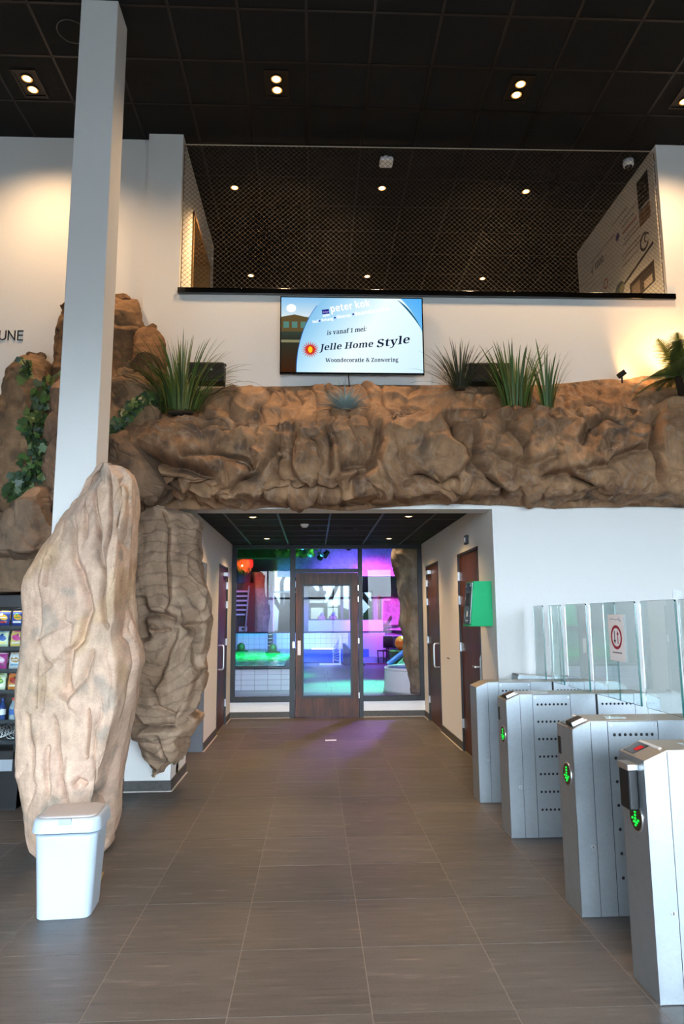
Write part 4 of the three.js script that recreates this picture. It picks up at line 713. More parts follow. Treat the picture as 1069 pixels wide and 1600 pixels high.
function turnstile(z, label, kind, panes) {
  const t = thing('turnstile', label, 'turnstile', [1.475, 0, z], 0, 'steel turnstiles at the right');
  part(t, 'core', coreGeo, std({ color: 0x15171a, roughness: 0.7 }));
  panelGeos.forEach((g, i) => { for (const s of [0, 1]) { const m = part(t, g ? 'side_panel' : 'perforated_panel', g ?? perfGeo, satin); if (!g) m.position.x = i === 2 ? 0.209 : 0.716; m.position.z = s ? -TD2 : -0.003; } });
  part(t, 'end_panel', endGeo, satin); const e2 = part(t, 'end_panel', endGeo, satin); e2.position.x = TLEN - 0.004;
  part(t, 'top_plate', topGeo, satinTop);
  const a = Math.atan2(0.047, 0.11), L = Math.hypot(0.047, 0.11);
  const ch = new THREE.Group(); ch.name = 'sloped_end'; ch.position.set(0.0, 1.0, 0); ch.rotation.z = a; t.add(ch);
  part(ch, 'sloped_plate', box(0, L, -0.004, 0.001, -TD2 - 0.002, 0.004, 0.0015), satinTop);
  const c2 = part(t, 'sloped_plate', box(0, L, -0.004, 0.001, -TD2 - 0.002, 0.004, 0.0015), satinTop); c2.position.set(TLEN, 1.0, 0); c2.rotation.set(0, Math.PI, 0); c2.rotation.z = a; c2.position.z = -TD2;
  if (kind !== 'plain') {
    part(ch, 'display', box(0.014, 0.1, 0.0, 0.004, -0.235, -0.13, 0.001), M.blackGloss);
    if (kind !== 'grey') part(ch, 'red_indicator', box(0.04, 0.08, 0.003, 0.006, kind === 'hung' ? -0.175 : -0.225, kind === 'hung' ? -0.14 : -0.19, 0.001), redLed, 'red lit indicator');
    part(ch, 'display_rim', box(0.1, 0.115, 0, 0.007, -0.24, -0.04, 0.002), M.white);
  }
  if (kind === 'red' || kind === 'grey') { part(ch, 'card_reader', [box(0.012, 0.1, 0.0, 0.03, -0.115, -0.03, 0.01)], M.black, 'black card reader'); part(ch, 'reader_edge', box(0.02, 0.095, 0.004, 0.028, -0.031, -0.022, 0.004), M.white); }
  if (kind === 'hung') { part(t, 'card_reader', box(-0.05, 0.0, 0.77, 0.95, -0.16, -0.06, 0.012), M.black, 'black card reader on the end'); part(t, 'reader_cap', box(-0.052, 0.002, 0.945, 0.975, -0.165, -0.055, 0.006), M.steel); }
  if (kind !== 'plain') {
    const s = new THREE.Group(); s.name = 'arrow_sign'; s.position.set(-0.001, 0.735, -0.11); t.add(s);
    part(s, 'disc', new THREE.CylinderGeometry(0.062, 0.062, 0.008, 32).rotateZ(Math.PI / 2), M.blackGloss); part(s, 'rim', new THREE.TorusGeometry(0.062, 0.005, 8, 32).rotateY(Math.PI / 2), M.steel);
    const dots = []; for (let k = 0; k < 6; k++) dots.push([-0.036 + k * 0.0145, 0]); for (let k = 1; k < 3; k++) dots.push([0.0365 - k * 0.013, k * 0.014], [0.0365 - k * 0.013, -k * 0.014]);
    part(s, 'green_arrow', dots.map(([u, v]) => new THREE.SphereGeometry(0.0058, 8, 6).translate(-0.005, -u, v)), led, 'green lit arrow');
    part(t, 'coin_slot', box(-0.003, 0.001, 0.83, 0.93, -0.235, -0.19, 0.001), M.black);
  }
  part(t, 'lock', [new THREE.CylinderGeometry(0.011, 0.011, 0.006, 16).rotateX(Math.PI / 2).translate(0.085, 0.365, 0.002)], M.steel); part(t, 'keyhole', box(0.083, 0.087, 0.359, 0.371, 0.0045, 0.006), M.black);
  for (const x of [0.228, 0.485]) part(t, 'screw', new THREE.CylinderGeometry(0.007, 0.007, 0.004, 12).rotateX(Math.PI / 2).translate(x, 1.02, 0.002), M.steel);
  part(t, 'top_window', box(0.24, 0.36, TH - 0.0005, TH + 0.0015, -0.16, -0.09), phy({ color: 0xbfd6e6, roughness: 0.1, clearcoat: 1 }));
  for (const [z0, z1, dx] of panes) {
    const s = new THREE.Shape(), h = 0.692, w = z1 - z0, r = 0.02; s.moveTo(0, 0); s.lineTo(w, 0); s.lineTo(w, h - r); s.quadraticCurveTo(w, h, w - r, h); s.lineTo(r, h); s.quadraticCurveTo(0, h, 0, h - r); s.lineTo(0, 0);
    const g = new THREE.ExtrudeGeometry(s, { depth: 0.008, bevelEnabled: true, bevelThickness: 0.002, bevelSize: 0.002, bevelOffset: -0.002, bevelSegments: 1 }); g.rotateY(-Math.PI / 2); g.translate(2.182 - 1.475 + dx, 1.045, z0 - z);
    part(t, 'glass_panel', g, gateGlass); part(t, 'glass_edge', box(2.1695 - 1.475 + dx, 2.1825 - 1.475 + dx, 1.048, 1.727, z1 - z + 0.0003, z1 - z + 0.003, 0.001), edgeGlass);
  }
}
turnstile(-6.405, 'farthest steel turnstile, nearest the back wall and the brown door', 'plain', [[-6.85, -6.56, 0], [-6.40, -6.08, 0], [-6.36, -6.19, 0.02]]);
turnstile(-5.415, 'second farthest steel turnstile with a red lit display', 'red', [[-5.97, -5.51, 0], [-5.43, -4.65, 0], [-5.2, -5.0, 0.02]]);
turnstile(-4.04, 'steel turnstile with black card reader and unlit grey display, second nearest', 'grey', [[-4.575, -4.12, 0], [-4.08, -3.6, 0]]);
turnstile(-3.17, 'nearest steel turnstile cut by the right edge, with hanging black reader', 'hung', [[-3.56, -3.3, 0]]);
{ // the last cabinet of the row, against the wall
  const t = thing('end_cabinet', 'slim steel gate cabinet against the wall, behind the farthest turnstile', 'gate cabinet', [1.97, 0, -6.72]);
  part(t, 'body', metricUV(extrude([[0, 0], [0.72, 0], [0.72, 1.0], [0.6, 1.045], [0.28, 1.055], [0.02, 1.075], [0, 1.06]], 0.2, 0.002)).translate(0, 0, -0.26), satin); part(t, 'top_plate', metricUV(extrude([[0.005, 1.077], [0.28, 1.057], [0.6, 1.047], [0.6, 1.05], [0.28, 1.06], [0.005, 1.082]], 0.2)).translate(0, 0, -0.26), satinTop);
}
{ // notice on the glass
  const map = picture(256, 352, (c, w, h) => {
    c.fillStyle = '#f4f3f6'; c.fillRect(0, 0, w, h); c.strokeStyle = '#8b9bb8'; c.lineWidth = 4; c.beginPath(); c.moveTo(30, 40); c.bezierCurveTo(80, 20, 110, 50, 160, 36); c.bezierCurveTo(190, 26, 200, 60, 225, 48); c.stroke(); c.beginPath(); c.arc(195, 36, 14, 0, 5); c.stroke();
    c.strokeStyle = '#9c1330'; c.lineWidth = 22; c.beginPath(); c.ellipse(128, 172, 80, 80, 0, 0, 7); c.stroke();
    const ar = (x, y0, y1, f) => { c.strokeStyle = c.fillStyle = f; c.lineWidth = 11; c.beginPath(); c.moveTo(x, y0); c.lineTo(x, y1); c.stroke(); const s = Math.sign(y1 - y0); c.beginPath(); c.moveTo(x - 17, y1 - 6 * s); c.lineTo(x + 17, y1 - 6 * s); c.lineTo(x, y1 + 26 * s); c.fill(); };
    ar(100, 124, 198, '#20202a'); ar(152, 220, 146, '#9c1330');
    c.fillStyle = '#3a3c48'; for (let k = 0; k < 15; k++) c.fillRect(50 + k * 10.5, 283, 8, 9);
  });
  const g = new THREE.BoxGeometry(0.254, 0.33, 0.0012); g.rotateY(-Math.PI / 2); solo('paper_sign', g, std({ map, roughness: 0.7 }), 'white paper sign with a red ring and two arrows on the glass', 'sign').position.set(2.165, 1.484, -4.948);
}

// ------------------------------------------------------------------ waste bin
function loftRR(sections, n = 10) {    // rounded rectangles [y, half width, half depth, corner radius]
  const pos = [], idx = [], m = 4 * (n + 1);
  for (const [y, w, d, r] of sections) for (let q = 0; q < 4; q++) for (let k = 0; k <= n; k++) { const a = (q + k / n) * Math.PI / 2, sx = [1, -1, -1, 1][q], sz = [1, 1, -1, -1][q]; pos.push(sx * (w - r) + r * Math.cos(a), y, sz * (d - r) + r * Math.sin(a)); }
  for (let j = 0; j + 1 < sections.length; j++) for (let i = 0; i < m; i++) { const a = j * m + i, b = j * m + (i + 1) % m; idx.push(a, a + m, b, b, a + m, b + m); }
  for (const [j, f] of [[0, 1], [sections.length - 1, 0]]) { const c = pos.length / 3; pos.push(0, sections[j][0], 0); for (let i = 0; i < m; i++) { const a = j * m + i, b = j * m + (i + 1) % m; f ? idx.push(c, a, b) : idx.push(c, b, a); } }
  const g = new THREE.BufferGeometry(); g.setAttribute('position', new THREE.Float32BufferAttribute(pos, 3)); g.setIndex(idx); g.computeVertexNormals(); return metricUV(g);
}
{
  const t = thing('waste_bin', 'white plastic waste bin with a hinged lid in front of the tall rock', 'waste bin', [-1.4, 0, -4.31], 0.07);
  const pl = phy({ color: 0xb2bfca, roughness: 0.45 });
  part(t, 'bin_body', loftRR([[0, 0.14, 0.13, 0.045], [0.006, 0.147, 0.137, 0.05], [0.2, 0.157, 0.147, 0.055], [0.43, 0.17, 0.16, 0.06], [0.455, 0.171, 0.161, 0.06]]), pl);
  part(t, 'dark_liner', loftRR([[0.45, 0.167, 0.157, 0.058], [0.478, 0.169, 0.159, 0.058]]), std({ color: 0x1b2340, roughness: 0.6 }), 'dark liner showing under the lid');
  part(t, 'lid', loftRR([[0.462, 0.184, 0.174, 0.065], [0.466, 0.19, 0.18, 0.07], [0.52, 0.184, 0.174, 0.07], [0.535, 0.177, 0.167, 0.07], [0.538, 0.17, 0.16, 0.068]]), pl);
  const flap = loftRR([[0.536, 0.16, 0.148, 0.06], [0.543, 0.158, 0.146, 0.06], [0.548, 0.147, 0.135, 0.06], [0.55, 0.1, 0.09, 0.05]]); part(t, 'lid_flap', flap, phy({ color: 0xb6b2b4, roughness: 0.45 }), 'greyer lid flap');
  part(t, 'clip', [box(-0.035, 0.035, 0.508, 0.54, 0.162, 0.18, 0.004)], std({ color: 0x9fb0bf, roughness: 0.4 }));
}
solo('twig', tube([[-1.325, 0.008, -4.6], [-1.343, 0.012, -4.7], [-1.362, 0.02, -4.83]], 0.006, 12, 6), std({ color: 0xc2a06a, roughness: 0.8 }), 'short straw coloured twig on the floor beside the white bin', 'twig');
solo('paper_scrap', new RoundedBoxGeometry(0.15, 0.006, 0.07, 2, 0.002).translate(0.229, 0.004, -9.64), M.white, 'small white strip lying on the corridor floor before the glass door', 'paper');

// ------------------------------------------------------------------ loudspeakers on the ledge
for (const [x, y, z, w, l] of [[-1.1, 4.09, -6.86, 0.38, 'black box loudspeaker behind the left grass tuft'], [1.83, 4.11, -6.86, 0.46, 'black box loudspeaker behind the grass tufts right of the television']]) {
  const t = thing('loudspeaker', l, 'loudspeaker', [x, y, z], 0, 'loudspeakers on the ledge');
  part(t, 'cabinet', new RoundedBoxGeometry(w, 0.21, 0.17, 4, 0.02).translate(0, 0.02, 0), M.black); part(t, 'grille', new RoundedBoxGeometry(w - 0.04, 0.17, 0.012, 3, 0.005).translate(0, 0.02, 0.087), std({ color: 0x101011, roughness: 0.8, bumpMap: fineBump, bumpScale: 0.002 }));
  part(t, 'badge', box(0.05, 0.075, 0.03, 0.05, 0.092, 0.095), M.steel); part(t, 'bracket', box(-w / 2 - 0.01, w / 2 + 0.01, 0.12, 0.13, -0.04, 0.02), M.black);
}

// ------------------------------------------------------------------ plants on the rocks
const caster = new THREE.Raycaster();
const leafMats = [[0.05, 0.11, 0.018], [0.09, 0.19, 0.03], [0.03, 0.07, 0.014], [0.14, 0.16, 0.03], [0.16, 0.2, 0.03], [0.06, 0.15, 0.02]].map(c => phy({ color: new THREE.Color().setRGB(...c), roughness: 0.5, side: THREE.DoubleSide, transmission: 0.25, thickness: 0 }));
const darkLeaf = [[0.03, 0.045, 0.02], [0.02, 0.03, 0.014], [0.05, 0.07, 0.03]].map(c => phy({ color: new THREE.Color().setRGB(...c), roughness: 0.55, side: THREE.DoubleSide, transmission: 0.2, thickness: 0 }));
function bladeGeo(bend, w) {           // unit length blade, bending towards +x, pointed
  const pos = [], uv = [], idx = [], n = 9; let x = 0, y = 0, a = Math.PI / 2;
  for (let i = 0; i <= n; i++) {
    const k = i / n, h = w * (i === n ? 0.02 : Math.sqrt(1 - k) * (0.7 + 0.6 * Math.min(k * 3, 1)) * 0.75);
    for (const s of [-1, 0, 1]) { pos.push(x + (s ? 0.25 * h : 0), y, s * h); uv.push(s * 0.5 + 0.5, k); }
    a -= bend / n * (0.4 + 1.3 * k); x += Math.cos(a) / n; y += Math.sin(a) / n;
    if (i) for (const m of [0, 1]) { const p = (i - 1) * 3 + m; idx.push(p, p + 1, p + 3, p + 1, p + 4, p + 3); }
  }
  const g = new THREE.BufferGeometry(); g.setAttribute('position', new THREE.Float32BufferAttribute(pos, 3)); g.setAttribute('uv', new THREE.Float32BufferAttribute(uv, 2)); g.setIndex(idx); g.computeVertexNormals(); return g;
}
const blades = [0.15, 0.45, 0.8, 1.3, 1.9].map(b => bladeGeo(b, 0.013)), wideBlades = [0.1, 0.3, 0.55].map(b => bladeGeo(b, 0.022));
function tuft(name, label, cat, pos, n, { r, h, tilt, geos = blades, mats = leafMats, toward = [0, 0], group, root = [1, 0.5] }) {
  const t = thing(name, label, cat, pos, 0, group);
  for (let i = 0; i < n; i++) {
    const az = rnd() * Math.PI * 2, k = Math.sqrt(rnd());
    const m = part(t, 'blade', geos[Math.min(geos.length - 1, Math.floor(k * geos.length * 0.98))], mats[Math.floor(rnd() * mats.length)]);
    m.position.set(r * root[0] * k * Math.cos(az), 0, -r * root[1] * k * Math.sin(az));
    const s = h * rr(0.55, 1.05), e = new THREE.Euler(0, az, -tilt * k * rr(0.3, 1.0), 'YXZ'); m.setRotationFromEuler(e); m.scale.set(s, s, s * rr(0.7, 1.2) * Math.min(1, 0.8 / h));
    m.rotation.z += toward[0] * rnd() * -Math.cos(az);
  }
  part(t, 'root_clump', new THREE.SphereGeometry(r * 0.6, 12, 8).scale(1, 0.2, 0.5).translate(0, -0.02, 0), std({ color: 0x2a2013, roughness: 1 }));
  return t;
}
tuft('grass_tuft', 'tall green arching grass tuft on the left end of the ledge', 'grass', [-1.3, 3.64, -6.6], 250, { r: 0.22, h: 0.8, tilt: 0.55, group: 'grass tufts on the ledge' });
tuft('grass_tuft', 'upright bright green grass tuft right of the television, in the middle of three', 'grass', [2.02, 3.7, -6.6], 120, { r: 0.15, h: 0.66, tilt: 0.38, geos: wideBlades, group: 'grass tufts on the ledge' });
tuft('grass_tuft', 'narrow upright grass tuft, rightmost of those right of the television', 'grass', [2.34, 3.7, -6.6], 40, { r: 0.07, h: 0.66, tilt: 0.3, geos: wideBlades, group: 'grass tufts on the ledge' });
tuft('grass_tuft', 'dark spiky grass tuft nearest the right side of the television', 'grass', [1.5, 3.96, -6.78], 190, { r: 0.1, h: 0.52, tilt: 1.35, geos: blades.slice(0, 3), mats: darkLeaf, group: 'grass tufts on the ledge' });
{
  caster.set(new THREE.Vector3(0.315, 3.68, -3), new THREE.Vector3(0, 0, -1));
  const t = thing('blue_grass', 'small blue grey spiky grass cushion at the middle of the ledge', 'grass', [0.315, 3.68, caster.intersectObject(ledgeRock)[0].point.z + 0.05]), list = [];
  const g0 = bladeGeo(0.5, 0.016);
  for (let i = 0; i < 260; i++) { const g = g0.clone(), az = rnd() * 6.283, el = Math.acos(1 - rnd() * 0.95), s = rr(0.2, 0.32); g.scale(s, s, s); g.rotateZ(-el); g.rotateY(az); g.translate(0.04 * Math.cos(az) * el, 0, -0.03 * Math.sin(az) * el); list.push(g); }
  part(t, 'blade', list, phy({ color: new THREE.Color().setRGB(0.26, 0.39, 0.42), roughness: 0.6, side: THREE.DoubleSide })).userData.kind = 'stuff';
}

function surfaceZ(meshes, x, y, fallback) {
  caster.set(new THREE.Vector3(x, y, -3), new THREE.Vector3(0, 0, -1)); const h = caster.intersectObjects(meshes, false)[0];
  return h ? h.point.z : fallback;
}
const ivyLeaf = k => { const s = new THREE.Shape(), pts = [[0, 0], [0.34, -0.12], [0.5, 0.18], [0.36, 0.34], [0.4, 0.6], [0.16, 0.62], [0, 1], [-0.16, 0.62], [-0.42, 0.58], [-0.35, 0.32], [-0.5, 0.16], [-0.33, -0.12]]; s.moveTo(0, 0); for (let i = 1; i <= pts.length; i++) { const p = pts[i % pts.length]; s.lineTo(p[0] * (1 + 0.1 * Math.sin(k * 3 + i)), p[1]); }
  const g = new THREE.ShapeGeometry(s), P = g.attributes.position; for (let i = 0; i < P.count; i++) P.setZ(i, -0.25 * P.getX(i) ** 2 - 0.12 * (P.getY(i) - 0.4) ** 2 + 0.1 * Math.abs(P.getX(i))); g.computeVertexNormals(); return g; };
const ivyGeos = [ivyLeaf(0), ivyLeaf(1), ivyLeaf(2)];
const ivyMats = [[0.045, 0.10, 0.03], [0.08, 0.17, 0.04], [0.03, 0.065, 0.025], [0.15, 0.22, 0.06], [0.05, 0.1, 0.06]].map(c => phy({ color: new THREE.Color().setRGB(...c), roughness: 0.45, side: THREE.DoubleSide, transmission: 0.15, thickness: 0 }));
function ivy(label, path, n, width, on, z0) {
  const t = thing('ivy', label, 'ivy', [0, 0, 0], 0, 'ivy on the rocks');
  const c = new THREE.CatmullRomCurve3(path.map(([x, y]) => new THREE.Vector3(x, y, surfaceZ(on, x, y, z0) + 0.015)));
  part(t, 'stem', new THREE.TubeGeometry(c, 60, 0.008, 6), std({ color: 0x3a2a18, roughness: 0.9 }));
  for (let i = 0; i < n; i++) {
    const u = rnd(), p = c.getPoint(u), w = width(u), x = p.x + w * (rnd() + rnd() - 1), y = p.y + w * 0.7 * (rnd() + rnd() - 1);
    const m = part(t, 'leaf', ivyGeos[i % 3], ivyMats[Math.floor(rnd() * ivyMats.length)]), s = rr(0.05, 0.105);
    m.position.set(x, y, surfaceZ(on, x, y, p.z - 0.015) + rr(0.012, 0.06)); m.scale.setScalar(s); m.rotation.set(rr(-0.7, 0.5), rr(-0.7, 0.7), Math.PI + rr(-1.2, 1.2));
  }
}
const rocks = [spire, shoulder, fluted, cornerRock, leftBoulder, leaning, lowBoulder, underRock, ledgeRock];
ivy('ivy trailing down the rocks left of the white column', [[-2.441, 4.208], [-2.517, 4.033], [-2.598, 3.968], [-2.641, 3.791], [-2.666, 3.556], [-2.693, 3.413], [-2.629, 3.265], [-2.659, 3.144], [-2.71, 3.024], [-2.759, 2.905], [-2.831, 2.787]], 290, u => 0.07 + 0.08 * u, rocks, -6.4);
ivy('ivy trailing along the rock between the column and the left grass tuft', [[-1.97, 3.427], [-1.867, 3.502], [-1.777, 3.592], [-1.698, 3.684], [-1.591, 3.764], [-1.47, 3.803]], 170, u => 0.06 + 0.03 * u, rocks, -6.4);
ivy('small ivy patch on the boulder under the wall lettering', [[-2.812, 4.114], [-2.759, 4.031], [-2.778, 3.947]], 26, () => 0.06, rocks, -6.5);

{ // fern at the right end
  const t = thing('fern', 'arching green fern in front of the glowing lamp at the right edge', 'fern', [3.7, 4.0, -6.6]);
  const frondMats = [[0.10, 0.15, 0.035], [0.15, 0.2, 0.045], [0.06, 0.09, 0.025]].map(c => phy({ color: new THREE.Color().setRGB(...c), roughness: 0.5, side: THREE.DoubleSide, transmission: 0.35, thickness: 0 }));
  const frond = (L, droop) => {
    const pos = [], idx = [], n = 26; const pts = []; let x = 0, y = 0, a = 0; for (let i = 0; i <= n; i++) { pts.push([x, y, a]); a -= droop / n; x += Math.cos(a) * L / n; y += Math.sin(a) * L / n; }
    const tri = (...v) => { const k = pos.length / 3; for (const p of v) pos.push(...p); idx.push(k, k + 1, k + 2); };
    for (let i = 1; i < n; i++) { const [px, py, pa] = pts[i], len = L * 0.3 * Math.sin(Math.PI * Math.min(1, 0.18 + 0.82 * i / n)) ** 0.8, w = L / n * 0.55; for (const s of [-1, 1]) { const tx = px + Math.cos(pa) * len * 0.45, ty = py + Math.sin(pa) * len * 0.45 - len * 0.18; tri([px - w * Math.cos(pa), py - w * Math.sin(pa), 0], [tx, ty, s * len], [px + w * Math.cos(pa), py + w * Math.sin(pa), 0]); } }
    for (let i = 0; i < n; i++) { const [ax, ay] = pts[i], [bx, by] = pts[i + 1]; tri([ax, ay, -0.003], [bx, by, 0], [ax, ay, 0.003]); tri([ax, ay - 0.004, 0], [bx, by, 0], [ax, ay + 0.003, 0]); }
    const g = new THREE.BufferGeometry(); g.setAttribute('position', new THREE.Float32BufferAttribute(pos, 3)); g.setIndex(idx); g.computeVertexNormals(); return metricUV(g);
  };
  const F = [frond(0.52, 0.9), frond(0.46, 0.6), frond(0.58, 1.4)];
  for (let i = 0; i < 30; i++) { const m = part(t, 'frond', F[i % 3], frondMats[i % 3]); const az = i * 2.4 + rr(-0.2, 0.2), el = [1.15, 0.75, 0.35, 0.95, 0.1][i % 5] + rr(-0.1, 0.1); m.setRotationFromEuler(new THREE.Euler(rr(-0.4, 0.4), az, el, 'YZX')); m.position.set(0.02 * Math.cos(az), rr(0, 0.05), -0.02 * Math.sin(az)); if (Math.abs(Math.sin(az)) > 0.5 && Math.sin(az) > 0) m.scale.setScalar(0.6); }
  part(t, 'trunk', tube([[0, -0.3, 0.05], [0.01, -0.15, 0.02], [0, 0.03, 0]], 0.035, 12, 10), std({ color: 0x3a2615, roughness: 1, bumpMap: rockBump, bumpScale: 0.02 }));
}
for (const [x, y, z, k, cd, aim, l] of [[3.2, 4.12, -6.78, 0.6, FERN_LAMP * 0.5, [1.0, 0.62, -0.2], 'small black floodlight on the ledge left of the fern'], [3.82, 4.3, -6.74, 1.2, FERN_LAMP, [0.1, 0.5, -1], 'glowing floodlight behind the fern at the right edge']]) {
  const t = thing('floodlight', l, 'floodlight', [x, y, z]);
  part(t, 'housing', new RoundedBoxGeometry(0.075, 0.055, 0.07, 3, 0.008).rotateZ(k), M.black); part(t, 'bracket', [bar([0, -0.03, -0.04], [0, -0.03, 0.04], 0.006), bar([0, -0.1, 0], [0, -0.02, 0], 0.008)], M.black);
  part(t, 'lamp_glass', new THREE.BoxGeometry(0.006, 0.045, 0.06).translate(0.04, 0, 0).rotateZ(k), bulbMat);
  spot(t, 0.06 * Math.cos(k), 0.06 * Math.sin(k), 0, cd, 1.25, 0.35, [1, 0.5, 0.18], aim, 2);
}

// ------------------------------------------------------------------ vending machine
{
  const x0 = -3.5, x1 = -2.58, z0 = -7.08, z1 = -6.42, t = thing('vending_machine', 'black snack vending machine at the left edge, behind the tall rock', 'vending machine', [0, 0, 0]);
  const blk = phy({ color: 0x0b0e13, roughness: 0.3, clearcoat: 0.3 });
  part(t, 'cabinet', [box(x0, x0 + 0.05, 0.02, 1.86, z0, z1), box(x1 - 0.05, x1, 0.02, 1.86, z0, z1), box(x0, x1, 0.02, 1.86, z0, z0 + 0.05), box(x0, x1, 0.02, 0.33, z0, z1 - 0.01), box(x0, x1, 1.8, 1.86, z0, z1)], blk);
  part(t, 'header', box(x0, x1, 1.745, 1.86, z1 - 0.03, z1 + 0.012, 0.006), blk); part(t, 'base', box(x0 + 0.02, x1 - 0.02, 0, 0.08, z0, z1 - 0.04), M.black);
  part(t, 'delivery_flap', box(x0 + 0.08, x1 - 0.05, 0.33, 0.43, z1 - 0.01, z1 + 0.006, 0.004), std({ color: 0x8e979e, roughness: 0.4, metalness: 0.4 })); part(t, 'lower_panel', box(x0, x1, 0.43, 0.5, z1 - 0.02, z1, 0.002), blk);
  const shelves = [1.56, 1.375, 1.18, 0.995, 0.735, 0.56];
  for (const y of shelves) part(t, 'shelf', [box(x0 + 0.05, x1 - 0.05, y, y + 0.008, z0 + 0.05, z1 - 0.06), box(x0 + 0.05, x1 - 0.05, y - 0.012, y + 0.022, z1 - 0.065, z1 - 0.055)], std({ color: 0x30343a, roughness: 0.4, metalness: 0.6 }));
  const gp = new THREE.PlaneGeometry(x1 - x0 - 0.08, 1.25); gp.translate((x0 + x1) / 2, 1.12, z1 - 0.005); part(t, 'glass_front', gp, M.glass);
  const tubeMat = std({ color: 0xdfeeff, emissive: 0xdcecff, emissiveIntensity: 2.5 });
  part(t, 'light_tube', bar([x0 + 0.1, 1.78, z1 - 0.09], [x1 - 0.1, 1.78, z1 - 0.09], 0.012, 10), tubeMat);
  const l = new THREE.RectAreaLight(0xe4f0ff, 9, 0.7, 0.05); l.name = 'tube_light'; l.position.set((x0 + x1) / 2, 1.765, z1 - 0.09); l.rotation.set(-Math.PI / 2, 0, 0); t.add(l);
  const bag = k => { const g = new THREE.BoxGeometry(0.105, 0.145, 0.05, 6, 8, 2), P = g.attributes.position; for (let i = 0; i < P.count; i++) { const u = P.getX(i) / 0.0525, v = P.getY(i) / 0.0725, f = Math.max(0.06, (1 - v ** 4)) * (1 - 0.5 * u ** 4); P.setZ(i, P.getZ(i) * f * 1.3 + 0.004 * Math.sin(k + u * 4 + v * 6)); } g.computeVertexNormals(); return g; };
  const bagG = [bag(0), bag(2), bag(4)];
  const pal = [['#20357e', '#f2b51f', '#d7301f', '#e9e9f2'], ['#1f3f98', '#f0a11a', '#ffffff', '#51a03c'], ['#d9e6c8', '#2f63b4', '#f1e27a', '#184a96'], ['#ecd27a', '#e04a9a', '#f5f0e6', '#c43c88'], ['#b33a8c', '#f2c7e0', '#7a2a6a', '#ffffff'], ['#dfe4ea', '#b88a4a', '#6fb1d8', '#efefef'], ['#e2ecd0', '#5c9a36', '#f7f7ee', '#c7d84a'], ['#d9893a', '#c22a2a', '#f4e7d2', '#7a3a1a']];
  const mats = pal.map((p, n) => std({ roughness: 0.35, map: picture(96, 128, (c, w, h) => { c.fillStyle = p[0]; c.fillRect(0, 0, w, h); c.fillStyle = p[1]; c.beginPath(); c.ellipse(48, 52, 36, 22, 0.3, 0, 7); c.fill(); c.fillStyle = p[2]; c.fillRect(14, 84, 66, 14); c.fillStyle = p[3]; c.beginPath(); c.arc(30 + 9 * (n % 4), 30, 12, 0, 7); c.fill(); c.fillRect(22, 50, 50, 8); c.fillStyle = p[1]; c.fillRect(0, 0, w, 6); c.fillRect(0, h - 6, w, 6); }) }));
  const names = [['blue snack bag with a yellow mark', 'dark blue snack bag with a round mark'], ['pale green snack bag', 'yellow and pink sweet bag'], ['purple sweet bag', 'white and beige snack bag'], ['white and green snack bag', 'orange and red snack bag']];
  const rowName = ['top', 'second', 'third', 'fourth'];
  for (let r = 0; r < 4; r++) for (let k = 0; k < 6; k++) {
    const x = x1 - 0.125 - k * 0.128, n = k % 2 ? 2 * r : 2 * r + 1; if (k > 3) continue;
    const o = thing('snack_bag', `${names[r][k % 2 ? 0 : 1]}, ${['rightmost', 'second from right', 'third from right', 'fourth from right'][k]} on the ${rowName[r]} vending shelf`, 'snack', [x, shelves[r] + 0.082, z1 - 0.12], 0, `snacks on the ${rowName[r]} shelf of the vending machine`);
    part(o, 'bag', bagG[(r + k) % 3], mats[n]).rotation.x = -0.12; part(o, 'seal', new THREE.BoxGeometry(0.104, 0.008, 0.006).translate(0, 0.073, -0.01), mats[n]);
  }
  const bottleG = new THREE.LatheGeometry([[0, 0], [0.03, 0], [0.032, 0.01], [0.03, 0.05], [0.032, 0.09], [0.03, 0.12], [0.013, 0.16], [0.013, 0.18], [0, 0.18]].map(p => new THREE.Vector2(...p)), 20);
  for (let k = 0; k < 4; k++) {
    const c = ['#cfe3ef', '#2a56a8', '#b8d4e6', '#9ec4b4'][k], cap = ['#d8402e', '#1b3c88', '#e8e8e8', '#2f8a5a'][k];
    const o = thing('drink_bottle', `small drink bottle with a ${['red', 'blue', 'white', 'green'][k]} cap on the lowest filled shelf of the vending machine`, 'bottle', [x1 - 0.125 - k * 0.095, shelves[4] + 0.009, z1 - 0.12], 0, 'bottles in the vending machine');
    part(o, 'bottle_body', bottleG, phy({ color: c, roughness: 0.12, transmission: 0.5, thickness: 0.03 })); part(o, 'cap', new THREE.CylinderGeometry(0.015, 0.015, 0.022, 16).translate(0, 0.185, 0), std({ color: cap, roughness: 0.4 })); part(o, 'bottle_label', new THREE.CylinderGeometry(0.0325, 0.0325, 0.05, 20, 1, true).translate(0, 0.075, 0), std({ color: k % 2 ? 0xf2f2f2 : 0x2d62b0, roughness: 0.5 }));
  }
  for (let k = 0; k < 5; k++) { const pts = []; for (let i = 0; i <= 48; i++) { const a = i / 48 * Math.PI * 12; pts.push([x1 - 0.13 - k * 0.13 + 0.045 * Math.cos(a), 0.625 + 0.045 * Math.sin(a), z1 - 0.08 - i * 0.008]); } part(t, 'spiral', tube(pts, 0.003, 140, 5), M.steel); }
}

